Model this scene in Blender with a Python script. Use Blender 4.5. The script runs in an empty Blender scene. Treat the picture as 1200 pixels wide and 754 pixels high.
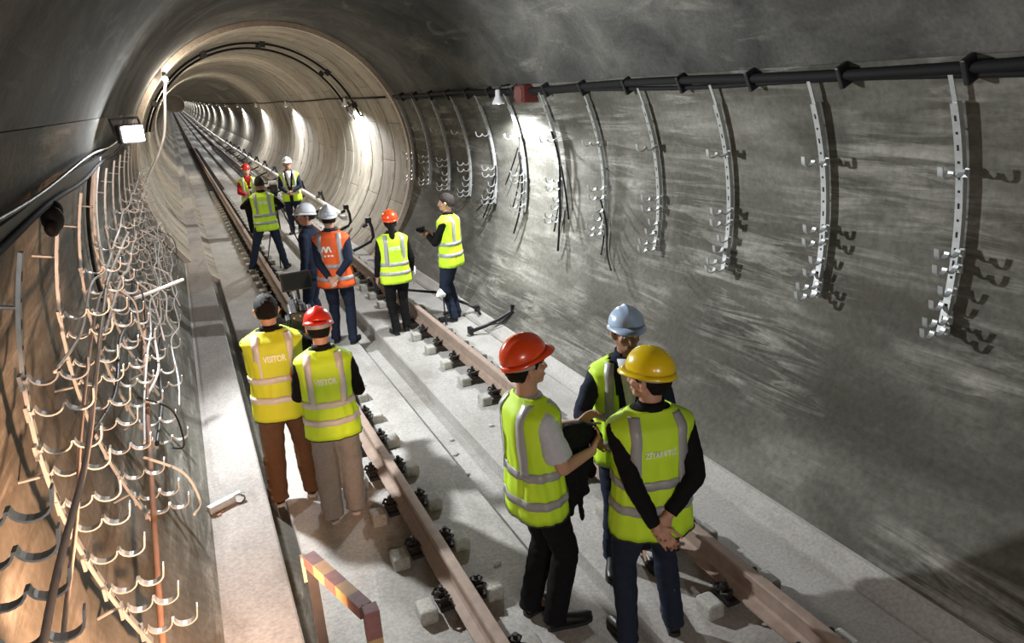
import bpy, bmesh, math, random
import numpy as np
from mathutils import Vector, Matrix, noise as mnoise

# ------------------------------------------------------------------ scene, camera, light
scene = bpy.context.scene
COL = scene.collection
random.seed(7)
rng = np.random.default_rng(7)
vs = scene.view_settings
vs.view_transform = 'Standard'; vs.look = 'None'; vs.gamma = 1.0; vs.use_curve_mapping = False
vs.exposure = 0.0

F_PX = 852.7
AX = np.array([0.90876429, -0.17875601, 0.37708587])
AY = np.array([-0.41303152, -0.25622303, 0.87393062])
AZ = np.array([-0.05960227, -0.94994529, -0.3066782])
cd = bpy.data.cameras.new('camera'); cam = bpy.data.objects.new('camera', cd); COL.objects.link(cam)
cd.sensor_width = 36.0; cd.sensor_fit = 'HORIZONTAL'; cd.lens = F_PX / 1200 * 36
cd.clip_start = 0.05; cd.clip_end = 400
R3 = np.stack([AX, AY, AZ], 1).T @ np.diag([1, -1, -1])
m = Matrix([[*R3[0], -1.902], [*R3[1], 0.0], [*R3[2], 2.842], [0, 0, 0, 1]])
cam.matrix_world = m
scene.camera = cam

world = bpy.data.worlds.new('world'); scene.world = world; world.use_nodes = True
world.node_tree.nodes['Background'].inputs[0].default_value = (0.8, 0.86, 0.9, 1)
world.node_tree.nodes['Background'].inputs[1].default_value = 0.02

def light(name, kind, loc, energy, color=(1, 1, 1), aim=None, size=0.1, spot=None, blend=0.3):
    l = bpy.data.lights.new(name, kind); o = bpy.data.objects.new(name, l); COL.objects.link(o)
    o.location = loc; l.energy = energy; l.color = color
    if kind == 'AREA':
        l.shape = 'DISK'; l.size = size
    else:
        l.shadow_soft_size = size
    if kind == 'SPOT':
        l.spot_size = math.radians(spot); l.spot_blend = blend
    if aim is not None:
        d = Vector(aim) - Vector(loc)
        o.rotation_euler = d.to_track_quat('-Z', 'Y').to_euler()
    return o

X0, Z0, R = -0.114, 1.677, 2.55          # tunnel axis and radius (rail top is z = 0)
RF = 2.46                                 # far, segment lined tunnel
YP = 14.6                                 # where the two linings meet
FLOOR = -0.28
YEND = 230.0
LAMP_Y = [8.95, 18.2, 28.2, 38.4, 49, 60, 71, 83, 95, 108, 121, 134, 147, 160, 175, 190, 205, 220]

def zoff(y):
    return 0.0 if y < 30 else (0.00010 * (y - 30) ** 2 if y < 90 else 0.36 + 0.012 * (y - 90))

# floodlight on the left wall, lamps under the conduit on the right wall, warm work lamp by the stair
light('floodlight_beam', 'SPOT', (-2.10, 6.72, 2.64), 850, (0.95, 0.98, 1.0), aim=(0.9, 5.6, 0.75), size=0.06, spot=140, blend=0.45)
light('floodlight_spill', 'POINT', (-2.12, 6.74, 2.62), 32, (0.95, 0.98, 1.0), size=0.08)
for i, ly in enumerate(LAMP_Y):
    e = 480 if i == 0 else (620 if i == 1 else 480)
    light('wall_lamp_beam', 'SPOT', (1.90, ly, 2.58 + zoff(ly)), e, (0.95, 0.97, 1.0), aim=(1.60, ly - 0.1, 0.0 + zoff(ly)), size=0.05, spot=166, blend=0.3)
light('stair_work_lamp_beam', 'SPOT', (-1.85, 1.75, 1.20), 420, (1.0, 0.54, 0.31), aim=(-2.50, 3.6, 0.98), size=0.05, spot=84, blend=0.5)
light('warm_floor_fill', 'POINT', (-1.2, 0.9, 1.7), 22, (1.0, 0.55, 0.32), size=0.06)  # added warm fill for the near floor, no lamp stands here
light('portal_vault_fill', 'POINT', (-1.80, 14.9, 3.20), 80, (1.0, 0.88, 0.72), size=0.06)  # extra fill for the rings inside the portal, without a fixture
light('small_lamp_beam', 'POINT', (-1.74, 14.12, 3.24), 40, (1.0, 0.85, 0.68), size=0.05)
light('far_vault_fill', 'POINT', (-1.80, 24.0, 3.20), 180, (1.0, 0.88, 0.72), size=0.06)  # added fill to brighten the far vault, no lamp hangs here
light('far_vault_fill', 'POINT', (-1.80, 36.0, 3.20), 180, (1.0, 0.88, 0.72), size=0.06)  # second added vault fill, likewise without a lamp
light('far_end_fill', 'POINT', (0.0, 222.0, 5.0), 90, (1.0, 0.95, 0.88), size=0.1)  # added fill that keeps the end wall from going black
light('rear_tunnel_lamp_beam', 'POINT', (-1.9, -3.6, 2.2), 300, (0.97, 0.98, 1.0), size=0.25)

# ------------------------------------------------------------------ materials
MATS = {}
def mat(name, color, rough=0.6, metal=0.0, emit=None, estr=0.0, var=0.0, scale=20.0, bump=0.0, spec=None, coat=0.0):
    if name in MATS: return MATS[name]
    mt = bpy.data.materials.new(name); mt.use_nodes = True; nt = mt.node_tree; b = nt.nodes['Principled BSDF']
    b.inputs['Base Color'].default_value = (*color, 1); b.inputs['Roughness'].default_value = rough; b.inputs['Metallic'].default_value = metal
    if spec is not None: b.inputs['Specular IOR Level'].default_value = spec
    if coat: b.inputs['Coat Weight'].default_value = coat; b.inputs['Coat Roughness'].default_value = 0.12
    if emit: b.inputs['Emission Color'].default_value = (*emit, 1); b.inputs['Emission Strength'].default_value = estr
    if var or bump:
        tc = nt.nodes.new('ShaderNodeTexCoord'); nz = nt.nodes.new('ShaderNodeTexNoise')
        nz.inputs['Scale'].default_value = scale; nz.inputs['Detail'].default_value = 5
        nt.links.new(tc.outputs['Object'], nz.inputs['Vector'])
        if var:
            mx = nt.nodes.new('ShaderNodeMix'); mx.data_type = 'RGBA'
            mx.inputs[6].default_value = (*[max(0, c * (1 - var)) for c in color], 1)
            mx.inputs[7].default_value = (*[min(1, c * (1 + var)) for c in color], 1)
            nt.links.new(nz.outputs['Fac'], mx.inputs[0]); nt.links.new(mx.outputs[2], b.inputs['Base Color'])
        if bump:
            bp = nt.nodes.new('ShaderNodeBump'); bp.inputs['Strength'].default_value = bump; bp.inputs['Distance'].default_value = 0.01
            nt.links.new(nz.outputs['Fac'], bp.inputs['Height']); nt.links.new(bp.outputs['Normal'], b.inputs['Normal'])
    MATS[name] = mt
    return mt

def concrete(name, dark, mid, pale, big=(0.9, 0.35, 0.9), streak=(7, 0.5, 7), streak_amt=0.6, fine=30, rough=0.9, bump=0.25, stain=None, rand=0.0, thr=(0.55, 0.72)):
    """cast concrete: large tone patches, pale streaks drawn out along the tunnel, fine grain"""
    mt = bpy.data.materials.new(name); mt.use_nodes = True; nt = mt.node_tree; N = nt.nodes; Lk = nt.links
    b = N['Principled BSDF']; b.inputs['Roughness'].default_value = rough; b.inputs['Specular IOR Level'].default_value = 0.3
    g = N.new('ShaderNodeNewGeometry')
    def nz(scale, vec, detail=6, dist=0.0, rough_=0.6):
        mp = N.new('ShaderNodeMapping'); mp.inputs['Scale'].default_value = vec; Lk.new(g.outputs['Position'], mp.inputs['Vector'])
        n = N.new('ShaderNodeTexNoise'); n.inputs['Scale'].default_value = scale; n.inputs['Detail'].default_value = detail
        n.inputs['Distortion'].default_value = dist; n.inputs['Roughness'].default_value = rough_
        Lk.new(mp.outputs['Vector'], n.inputs['Vector']); return n.outputs['Fac']
    def ramp(fac, stops):
        r = N.new('ShaderNodeValToRGB'); Lk.new(fac, r.inputs[0]); el = r.color_ramp.elements
        el[0].position, el[0].color = stops[0][0], (*stops[0][1], 1)
        el[1].position, el[1].color = stops[-1][0], (*stops[-1][1], 1)
        for p, c in stops[1:-1]:
            e = el.new(p); e.color = (*c, 1)
        return r.outputs[0]
    def mix(fac, a, c, mode='MIX'):
        x = N.new('ShaderNodeMix'); x.data_type = 'RGBA'; x.blend_type = mode
        if isinstance(fac, float): x.inputs[0].default_value = fac
        else: Lk.new(fac, x.inputs[0])
        Lk.new(a, x.inputs[6])
        if isinstance(c, tuple): x.inputs[7].default_value = (*c, 1)
        else: Lk.new(c, x.inputs[7])
        return x.outputs[2]
    base = ramp(nz(1.0, big, 8, 0.6), [(0.3, dark), (0.5, mid), (0.75, tuple(0.5 * (p + q) for p, q in zip(mid, pale)))])
    st = ramp(nz(1.0, streak, 5, 0.9, 0.7), [(thr[0], (0, 0, 0)), (thr[1], (streak_amt,) * 3)])
    gate = ramp(nz(1.3, (1, 0.6, 1), 3), [(0.42, (0, 0, 0)), (0.6, (1, 1, 1))])
    stg = mix(1.0, st, gate, 'MULTIPLY')
    c = mix(stg, base, pale)
    fn = nz(fine, (1, 1, 1), 8)
    c = mix(0.55, c, ramp(fn, [(0.3, (0.55, 0.55, 0.55)), (0.7, (1.25, 1.25, 1.25))]), 'MULTIPLY')
    if stain:
        sf = ramp(nz(1.0, stain[1], 5, 0.5), [(0.55, (0, 0, 0)), (0.75, (stain[2],) * 3)])
        c = mix(sf, c, stain[0])
    if rand:
        oi = N.new('ShaderNodeObjectInfo'); rr = ramp(oi.outputs['Random'], [(0, (1 - rand,) * 3), (1, (1 + rand,) * 3)])
        c = mix(1.0, c, rr, 'MULTIPLY')
    Lk.new(c, b.inputs['Base Color'])
    bp = N.new('ShaderNodeBump'); bp.inputs['Strength'].default_value = bump; bp.inputs['Distance'].default_value = 0.02
    ad = N.new('ShaderNodeMath'); ad.operation = 'ADD'; Lk.new(fn, ad.inputs[0]); Lk.new(nz(6, (1, 0.3, 1), 6), ad.inputs[1])
    Lk.new(ad.outputs[0], bp.inputs['Height']); Lk.new(bp.outputs['Normal'], b.inputs['Normal'])
    MATS[name] = mt
    return mt

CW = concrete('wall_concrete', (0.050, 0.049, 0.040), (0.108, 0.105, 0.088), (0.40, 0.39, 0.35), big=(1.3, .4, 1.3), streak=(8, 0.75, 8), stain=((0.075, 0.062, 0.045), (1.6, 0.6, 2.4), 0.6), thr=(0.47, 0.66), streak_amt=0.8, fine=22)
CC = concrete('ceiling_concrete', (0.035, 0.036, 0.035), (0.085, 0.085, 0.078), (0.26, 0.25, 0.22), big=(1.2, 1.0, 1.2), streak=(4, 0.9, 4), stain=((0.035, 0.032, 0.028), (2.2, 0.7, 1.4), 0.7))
CF = concrete('floor_concrete', (0.30, 0.285, 0.26), (0.42, 0.405, 0.38), (0.62, 0.60, 0.57), big=(1.2, 0.7, 1), streak=(5, 1.2, 5), streak_amt=0.4, stain=((0.20, 0.17, 0.14), (2.5, 0.9, 1), 0.35), fine=45)
CB = concrete('bench_concrete', (0.26, 0.25, 0.235), (0.38, 0.36, 0.34), (0.55, 0.53, 0.50), big=(1.2, 0.5, 1), streak=(8, 0.6, 8), streak_amt=0.4, stain=((0.15, 0.125, 0.10), (5, 1.0, 4), 0.45), fine=45)
CS = concrete('segment_concrete', (0.20, 0.175, 0.135), (0.36, 0.325, 0.265), (0.52, 0.48, 0.41), big=(.8, 2.2, .8), streak=(1.2, 9, 1.2), streak_amt=0.5, rand=0.08, stain=((0.15, 0.115, 0.08), (0.6, 3.2, 0.6), 0.75))
CP = concrete('portal_concrete', (0.40, 0.34, 0.27), (0.52, 0.45, 0.37), (0.62, 0.56, 0.48), big=(1.4, 1.4, 1.4), streak=(3, 3, 3), streak_amt=0.3)
CBL = concrete('block_concrete', (0.30, 0.29, 0.26), (0.42, 0.41, 0.37), (0.56, 0.55, 0.5), big=(3, 3, 3), streak=(6, 6, 6), streak_amt=0.3, fine=60, rand=0.15)
M_RAIL = mat('rail_steel', (0.30, 0.225, 0.18), 0.7, 0.05, var=0.35, scale=14, bump=0.15)
M_RAILTOP = mat('rail_head_steel', (0.36, 0.25, 0.19), 0.45, 0.45, var=0.25, scale=9)
M_FAST = mat('fastener_steel', (0.035, 0.030, 0.027), 0.55, 0.6, var=0.4, scale=60)
M_GALV = mat('galvanised_steel', (0.46, 0.48, 0.48), 0.45, 0.55, var=0.25, scale=30)
M_SLOT = mat('slot_shadow', (0.02, 0.02, 0.02), 0.9)
M_BLACK = mat('black_rubber', (0.009, 0.009, 0.010), 0.75, spec=0.2)
M_BLKMET = mat('black_metal', (0.02, 0.02, 0.022), 0.45, 0.3, var=0.3, scale=30)
M_WHITE = mat('white_enamel', (0.78, 0.79, 0.80), 0.35)
M_CREAM = mat('cream_plastic', (0.62, 0.60, 0.54), 0.5, var=0.1, scale=8)
M_RED = mat('red_enamel', (0.095, 0.016, 0.012), 0.5, var=0.3, scale=15)
M_CABLE = mat('pale_cable', (0.55, 0.46, 0.40), 0.5, var=0.15, scale=20)
M_WCABLE = mat('white_cable', (0.75, 0.72, 0.70), 0.45)
M_TIMBER = mat('rusty_pole', (0.30, 0.17, 0.11), 0.75, var=0.35, scale=12, bump=0.2)
M_BULB = mat('lit_lamp_glass', (1, 1, 1), 0.3, emit=(0.95, 0.98, 1.0), estr=40)
M_BULB2 = mat('lit_tube', (1, 1, 1), 0.3, emit=(0.97, 0.98, 1.0), estr=14)
M_BLUE = mat('blue_housing', (0.05, 0.16, 0.42), 0.45)
M_MAROON = mat('maroon_paint', (0.20, 0.10, 0.10), 0.5, var=0.5, scale=25)
M_YELLOW = mat('yellow_paint', (0.40, 0.29, 0.14), 0.5, var=0.45, scale=25)

# ------------------------------------------------------------------ mesh helpers
class MB:
    def __init__(s): s.v = []; s.f = []; s.m = []
    def add(s, verts, faces, mi=0):
        o = len(s.v); s.v += [tuple(map(float, p)) for p in verts]; s.f += [tuple(i + o for i in f) for f in faces]; s.m += [mi] * len(faces); return s
    def box(s, c, d, mi=0, rot=None, bevel=0.0):
        x, y, z = d[0] / 2, d[1] / 2, d[2] / 2
        if bevel <= 0:
            P = [(-x, -y, -z), (x, -y, -z), (x, y, -z), (-x, y, -z), (-x, -y, z), (x, -y, z), (x, y, z), (-x, y, z)]
            Fc = [(0, 3, 2, 1), (4, 5, 6, 7), (0, 1, 5, 4), (1, 2, 6, 5), (2, 3, 7, 6), (3, 0, 4, 7)]
        else:
            bm = bmesh.new(); bmesh.ops.create_cube(bm, size=1)
            for q in bm.verts: q.co = Vector((q.co.x * d[0], q.co.y * d[1], q.co.z * d[2]))
            bmesh.ops.bevel(bm, geom=bm.edges[:], offset=bevel, segments=2, affect='EDGES', profile=0.5)
            bm.verts.index_update(); P = [tuple(q.co) for q in bm.verts]; Fc = [tuple(q.index for q in f.verts) for f in bm.faces]; bm.free()
        if rot is not None: P = [tuple(rot @ Vector(p)) for p in P]
        return s.add([(p[0] + c[0], p[1] + c[1], p[2] + c[2]) for p in P], Fc, mi)
    def tube(s, path, rad, n=10, mi=0, cap=True, ell=None, ref=None):
        """round (or elliptic) sweep along a path; rad: number or list; ell: list of (side, other) factors"""
        P = [Vector(p) for p in path]; k = len(P)
        rad = [rad] * k if not hasattr(rad, '__len__') else list(rad)
        T = []
        for i in range(k):
            a = P[max(i - 1, 0)]; b = P[min(i + 1, k - 1)]; t = (b - a); T.append(t.normalized() if t.length > 1e-9 else Vector((0, 0, 1)))
        u = Vector(ref) if ref is not None else (Vector((0, 0, 1)) if abs(T[0].z) < 0.9 else Vector((1, 0, 0)))
        rings = []
        for i in range(k):
            u = (u - T[i] * u.dot(T[i]))
            if u.length < 1e-6: u = Vector((1, 0, 0)) if abs(T[i].x) < .9 else Vector((0, 1, 0)); u = u - T[i] * u.dot(T[i])
            u.normalize(); w = T[i].cross(u); e = ell[i] if ell else (1, 1)
            rings.append([P[i] + u * (rad[i] * e[0] * math.cos(2 * math.pi * j / n)) + w * (rad[i] * e[1] * math.sin(2 * math.pi * j / n)) for j in range(n)])
        V = [q for r in rings for q in r]
        Fc = [(i * n + j, i * n + (j + 1) % n, (i + 1) * n + (j + 1) % n, (i + 1) * n + j) for i in range(k - 1) for j in range(n)]
        if cap: Fc += [tuple(range(n - 1, -1, -1)), tuple(range((k - 1) * n, k * n))]
        return s.add(V, Fc, mi)
    def strip(s, path, w, t, ref, mi=0):
        """flat bar (w along ref x tangent, t along ref) swept along a path"""
        P = [Vector(p) for p in path]; k = len(P); V = []
        for i in range(k):
            tt = (P[min(i + 1, k - 1)] - P[max(i - 1, 0)]).normalized(); r = Vector(ref[i] if isinstance(ref, list) else ref); r = (r - tt * r.dot(tt)).normalized(); q = tt.cross(r)
            V += [P[i] + q * (w / 2 * a) + r * (t / 2 * b) for a, b in ((-1, -1), (1, -1), (1, 1), (-1, 1))]
        Fc = [(i * 4 + j, i * 4 + (j + 1) % 4, i * 4 + 4 + (j + 1) % 4, i * 4 + 4 + j) for i in range(k - 1) for j in range(4)] + [(3, 2, 1, 0), tuple(range(4 * k - 4, 4 * k))]
        return s.add(V, Fc, mi)
    def ell(s, c, r, n=16, mi=0, rot=None):
        V = [(0, 0, -1)]; h = n // 2
        for i in range(1, h):
            a = -math.pi / 2 + math.pi * i / h
            V += [(math.cos(a) * math.cos(2 * math.pi * j / n), math.cos(a) * math.sin(2 * math.pi * j / n), math.sin(a)) for j in range(n)]
        V.append((0, 0, 1)); last = len(V) - 1
        Fc = [(0, 1 + (j + 1) % n, 1 + j) for j in range(n)]
        for i in range(h - 2):
            Fc += [(1 + i * n + j, 1 + i * n + (j + 1) % n, 1 + (i + 1) * n + (j + 1) % n, 1 + (i + 1) * n + j) for j in range(n)]
        Fc += [(last, 1 + (h - 2) * n + j, 1 + (h - 2) * n + (j + 1) % n) for j in range(n)]
        V = [Vector((p[0] * r[0], p[1] * r[1], p[2] * r[2])) for p in V]
        if rot is not None: V = [rot @ p for p in V]
        return s.add([p + Vector(c) for p in V], Fc, mi)
    def cone(s, a, b, ra, rb, n=12, mi=0):
        """capsule with different end radii"""
        a = Vector(a); b = Vector(b); t = (b - a).normalized()
        path = [a - t * ra * .95, a - t * ra * .7, a - t * ra * .3, a, b, b + t * rb * .3, b + t * rb * .7, b + t * rb * .95]
        f = [.3, .71, .954, 1, 1, .954, .71, .3]
        return s.tube(path, [ra * f[i] if i < 4 else rb * f[i] for i in range(8)], n, mi)
    def lathe(s, prof, c=(0, 0, 0), n=20, mi=0):
        V = []; k = len(prof)
        for r_, z in prof: V += [(c[0] + r_ * math.cos(2 * math.pi * j / n), c[1] + r_ * math.sin(2 * math.pi * j / n), c[2] + z) for j in range(n)]
        Fc = [(i * n + j, i * n + (j + 1) % n, (i + 1) * n + (j + 1) % n, (i + 1) * n + j) for i in range(k - 1) for j in range(n)]
        return s.add(V, Fc, mi)
    def xform(s, M, start=0):
        for i in range(start, len(s.v)): s.v[i] = tuple(M @ Vector(s.v[i]))
        return s
    def mesh(s, name, mats, smooth=False):
        me = bpy.data.meshes.new(name); me.from_pydata(s.v, [], s.f)
        for q in (mats if isinstance(mats, (list, tuple)) else [mats]): me.materials.append(q)
        if len(set(s.m)) > 1: me.polygons.foreach_set('material_index', s.m)
        if smooth: me.polygons.foreach_set('use_smooth', [True] * len(s.f))
        me.update(); return me
    def build(s, name, mats, parent=None, smooth=False):
        return link(name, s.mesh(name, mats, smooth), parent)

def link(name, me, parent=None):
    o = bpy.data.objects.new(name, me); COL.objects.link(o)
    if parent is not None: o.parent = parent
    return o
def tag(o, label=None, cat=None, group=None, kind=None):
    if label: o['label'] = label
    if cat: o['category'] = cat
    if group: o['group'] = group
    if kind: o['kind'] = kind
    return o
def thing(name, label, cat, loc=(0, 0, 0), rotz=0.0, group=None):
    o = link(name, None); o.location = loc; o.rotation_euler = (0, 0, rotz); o.empty_display_size = 0.1
    return tag(o, label, cat, group)
def smooth_angle(o, ang=40):
    me = o.data; me.polygons.foreach_set('use_smooth', [True] * len(me.polygons))
    try: me.set_sharp_from_angle(angle=math.radians(ang))
    except Exception: pass
    return o

ORD = ['nearest', 'second', 'third', 'fourth', 'fifth', 'sixth', 'seventh', 'eighth', 'ninth', 'tenth', 'eleventh', 'twelfth', 'thirteenth', 'fourteenth', 'fifteenth', 'sixteenth', 'seventeenth', 'eighteenth', 'nineteenth', 'twentieth']

# ------------------------------------------------------------------ the tunnel
def ang_at(z, side):          # angle (from +x) of the wall at height z
    a = math.asin((z - Z0) / R); return a if side > 0 else math.pi - a
def arc_shell(name, a0, a1, y0, y1, r, t, m_, ny=14, na=40):
    mb = MB(); V = []; ys = [y0 + (y1 - y0) * i / ny for i in range(ny + 1)]
    for rr in (r, r + t):
        for y in ys:
            for j in range(na + 1):
                a = a0 + (a1 - a0) * j / na; V.append((X0 + rr * math.cos(a), y, Z0 + rr * math.sin(a) + zoff(y)))
    n1 = na + 1; K = (ny + 1) * n1; Fc = []
    for i in range(ny):
        for j in range(na):
            q = (i * n1 + j, i * n1 + j + 1, (i + 1) * n1 + j + 1, (i + 1) * n1 + j); Fc.append(q); Fc.append(tuple(K + k for k in reversed(q)))
    for i in range(ny):
        for j in (0, na): Fc.append((i * n1 + j, (i + 1) * n1 + j, K + (i + 1) * n1 + j, K + i * n1 + j))
    for j in range(na):
        for i in (0, ny): Fc.append((i * n1 + j, i * n1 + j + 1, K + i * n1 + j + 1, K + i * n1 + j))
    mb.add(V, Fc); o = mb.build(name, m_); smooth_angle(o, 30); tag(o, kind='structure'); return o
YB = -7.0
aR0, aR1 = ang_at(-0.62, 1), ang_at(2.86, 1); aL1, aL0 = ang_at(2.80, -1), ang_at(-0.62, -1)
wr = arc_shell('wall_right', aR0, aR1 - 0.0007, YB, YP, R, 0.3, CW); tag(wr, 'dark streaked concrete right wall of the near tunnel')
wl = arc_shell('wall_left', aL1 + 0.001, aL0, YB, YP, R, 0.3, CW); tag(wl, 'dark concrete left wall of the near tunnel below the joint')
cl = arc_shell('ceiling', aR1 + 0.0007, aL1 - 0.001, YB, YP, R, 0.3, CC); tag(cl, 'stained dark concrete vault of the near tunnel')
# back end, behind the camera
mb = MB(); n = 48
mb.add([(X0 + (R + .3) * math.cos(2 * math.pi * j / n), y, Z0 + (R + .3) * math.sin(2 * math.pi * j / n)) for y in (YB - .3, YB) for j in range(n)],
       [tuple(range(n)), tuple(range(2 * n - 1, n - 1, -1))] + [(j, (j + 1) % n, n + (j + 1) % n, n + j) for j in range(n)])
tag(mb.build('wall_back', CW), kind='structure')

# far tunnel: portal face, backing shell, one object for each lining segment
def ringpts(r, y, a0, a1, na): return [(X0 + r * math.cos(a0 + (a1 - a0) * j / na), y, Z0 + r * math.sin(a0 + (a1 - a0) * j / na) + zoff(y)) for j in range(na + 1)]
A0, A1 = math.radians(-68), math.radians(248)
mb = MB(); na = 72
V = ringpts(RF - .005, YP - .12, A0, A1, na) + ringpts(R - .004, YP - .12, A0, A1, na) + ringpts(RF - .005, YP + .02, A0, A1, na) + ringpts(R - .004, YP + .02, A0, A1, na)
k = na + 1; Fc = []
for j in range(na):
    Fc += [(j, j + 1, k + j + 1, k + j), (j, 2 * k + j, 2 * k + j + 1, j + 1), (2 * k + j, 3 * k + j, 3 * k + j + 1, 2 * k + j + 1), (k + j, k + j + 1, 3 * k + j + 1, 3 * k + j)]
mb.add(V, Fc)
wf = mb.build('wall_far', CP); smooth_angle(wf, 35); tag(wf, 'pale concrete portal ring and segment lined far tunnel', kind='structure')
ys = [YP] + [YP + 5 * i for i in range(1, 44)]
mb = MB(); V = []
for y in ys: V += ringpts(RF + .06, y, A0, A1, na)
Fc = [(i * k + j, i * k + j + 1, (i + 1) * k + j + 1, (i + 1) * k + j) for i in range(len(ys) - 1) for j in range(na)]
V2 = []
mb.add(V, Fc); o = mb.build('backing_shell', mat('joint_dark', (0.05, 0.045, 0.04), 0.95), wf)
md = o.modifiers.new('thickness', 'SOLIDIFY'); md.thickness = 0.25; md.offset = -1
ye = ys[-1] - .5; mb = MB(); mb.add(ringpts(RF + .1, ye, 0, 2 * math.pi, 40)[:-1] + ringpts(RF + .1, ye + .3, 0, 2 * math.pi, 40)[:-1], [tuple(range(40)), tuple(range(79, 39, -1))] + [(j, (j + 1) % 40, 40 + (j + 1) % 40, 40 + j) for j in range(40)]); mb.build('end_wall', CP, wf)

NSEG = 8
def segment_mesh(mb, y0, w, a0, a1, nj=7, zo=0.0, pockets=True):
    g, c, dep = 0.010, 0.028, 0.05
    da = .002 / RF; dc = .008 / RF
    angs = [a0 + da] + [a0 + da + dc + (a1 - a0 - 2 * da - 2 * dc) * j / nj for j in range(nj + 1)] + [a1 - da]
    yy = [y0 + g, y0 + g + c, y0 + w - g - c, y0 + w - g]
    V = []
    for yi, y in enumerate(yy):
        for ai, a in enumerate(angs):
            rr = RF + (dep if yi in (0, 3) else (.012 if ai in (0, len(angs) - 1) else 0))
            V.append((X0 + rr * math.cos(a), y, Z0 + rr * math.sin(a) + zo))
    n_ = len(angs)
    mb.add(V, [(i * n_ + j, i * n_ + j + 1, (i + 1) * n_ + j + 1, (i + 1) * n_ + j) for i in range(3) for j in range(n_ - 1)], 0)
    if pockets:
        for f_ in (0.2, 0.5, 0.8):           # long dark bolt pockets near the ring joint
            am = a0 + (a1 - a0) * f_; hw = 0.075 / RF
            P = [(X0 + (RF - .003) * math.cos(a), y, Z0 + (RF - .003) * math.sin(a) + zo) for y in (y0 + .10, y0 + .135) for a in (am - hw, am, am + hw)]
            mb.add(P, [(0, 1, 4, 3), (1, 2, 5, 4)], 1)
AL, AH = math.radians(-62), math.radians(242)
dA = (AH - AL) / NSEG
segme = []
SPL = [[AL + q * dA for q in range(NSEG + 1)], [AL] + [AL + (q + .5) * dA for q in range(NSEG)] + [AH]]
for k_, q in [(0, q) for q in range(NSEG)] + [(1, q) for q in range(NSEG + 1)]:
    mb = MB(); segment_mesh(mb, 0, 1.0, SPL[k_][q], SPL[k_][q + 1]); me = mb.mesh('lining_segment', [CS, M_SLOT]); me.polygons.foreach_set('use_smooth', [True] * len(me.polygons))
    try: me.set_sharp_from_angle(angle=math.radians(25))
    except Exception: pass
    segme.append((k_, me))
NR = 30
for i in range(NR):
    for k_, me in segme:
        if k_ != i % 2: continue
        o = link('lining_segment', me, wf); o.location = (0, YP + .02 + i, zoff(YP + i))
mb = MB()
for i in range(NR, 214):
    for q in range(NSEG): segment_mesh(mb, YP + .02 + i, 1.0, AL + q * dA, AL + (q + 1) * dA, 4, zoff(YP + i), False)
o = mb.build('distant_segments', [CS], wf, True); o['kind'] = 'stuff'

# floor: base, two track slabs with a drain trough between, raised side bench on the left
def extrude(prof, ys, name, m_, parent=None):
    mb = MB(); n = len(prof); V = []
    for y in ys: V += [(x, y, z + zoff(y)) for x, z in prof]
    Fc = [(i * n + j, i * n + (j + 1) % n, (i + 1) * n + (j + 1) % n, (i + 1) * n + j) for i in range(len(ys) - 1) for j in range(n)]
    Fc += [tuple(range(n)), tuple(range(len(ys) * n - 1, (len(ys) - 1) * n - 1, -1))]
    mb.add(V, Fc); return mb.build(name, m_, parent)
YS = [YB + .05, -3, 0, 5, 10, 15, 20, 25, 30] + [30 + 5 * i for i in range(1, 41)]
fl = extrude([(-1.74, -.62), (1.45, -.62), (1.45, -.43), (-1.74, -.43)], YS, 'floor', CF); tag(fl, 'pale concrete track bed of the tunnel', kind='structure')
def slab(prof, label):
    o = extrude(prof, YS, 'track_slab', CF, fl); o['label'] = label
slab([(-1.60, -.435), (-.150, -.435), (-.145, FLOOR - .012), (-.157, FLOOR), (-1.59, FLOOR), (-1.60, FLOOR - .01)], 'left concrete track slab under the left rail')
slab([(.170, -.435), (1.50, -.435), (1.56, FLOOR - .02), (1.515, FLOOR - .012), (.185, FLOOR), (.170, FLOOR - .014)], 'right concrete track slab under the right rail')
bench = extrude([(-2.02, -.5), (-1.75, -.5), (-1.75, .108), (-1.762, .12), (-2.085, .12), (-2.11, .112), (-2.13, .12), (-2.19, .16), (-2.28, .30), (-2.40, .46), (-2.46, .46)], YS, 'trim_1', CB)
tag(bench, 'raised concrete side bench along the left wall', kind='structure')
# low rounded kerb where the right wall meets the floor
kerb = extrude([(1.47, -.31), (1.475, -.275), (1.50, -.245), (1.555, -.215), (1.615, -.175), (1.70, -.165), (1.72, -.30)], YS[:6] + [YP], 'trim_2', CF)
tag(kerb, 'low concrete kerb along the foot of the right wall', kind='structure')

# ------------------------------------------------------------------ rails and their fasteners
def rail_profile():
    h = [(.075, -.19), (.075, -.178), (.022, -.160), (.009, -.142), (.009, -.058), (.020, -.045), (.036, -.036), (.037, -.012), (.030, -.002), (.018, 0)]
    return h + [(-x, z) for x, z in reversed(h)]
def fastener_meshes():
    mb = MB(); mb.box((0, 0, -.205), (.30, .16, .03), bevel=0)
    for s in (-1, 1):
        mb.box((s * .118, 0, -.178), (.05, .10, .03)); mb.tube([(s * .118, 0, -.17), (s * .118, 0, -.085)], .015, 8); mb.tube([(s * .118, 0, -.145), (s * .118, 0, -.115)], .030, 6)
        for e in (-1, 1):                      # spring clip loops
            mb.tube([(s * .075, e * .012, -.165), (s * .10, e * .05, -.145), (s * .145, e * .062, -.14), (s * .165, e * .035, -.15), (s * .14, e * .010, -.155)], .011, 6)
    a = mb.mesh('fastener', M_FAST)
    mb = MB(); mb.box((0, 0, 0), (.115, .15, .10), bevel=.018); b = mb.mesh('concrete_block', CBL)
    return a, b
FME, BME = fastener_meshes()
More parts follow.
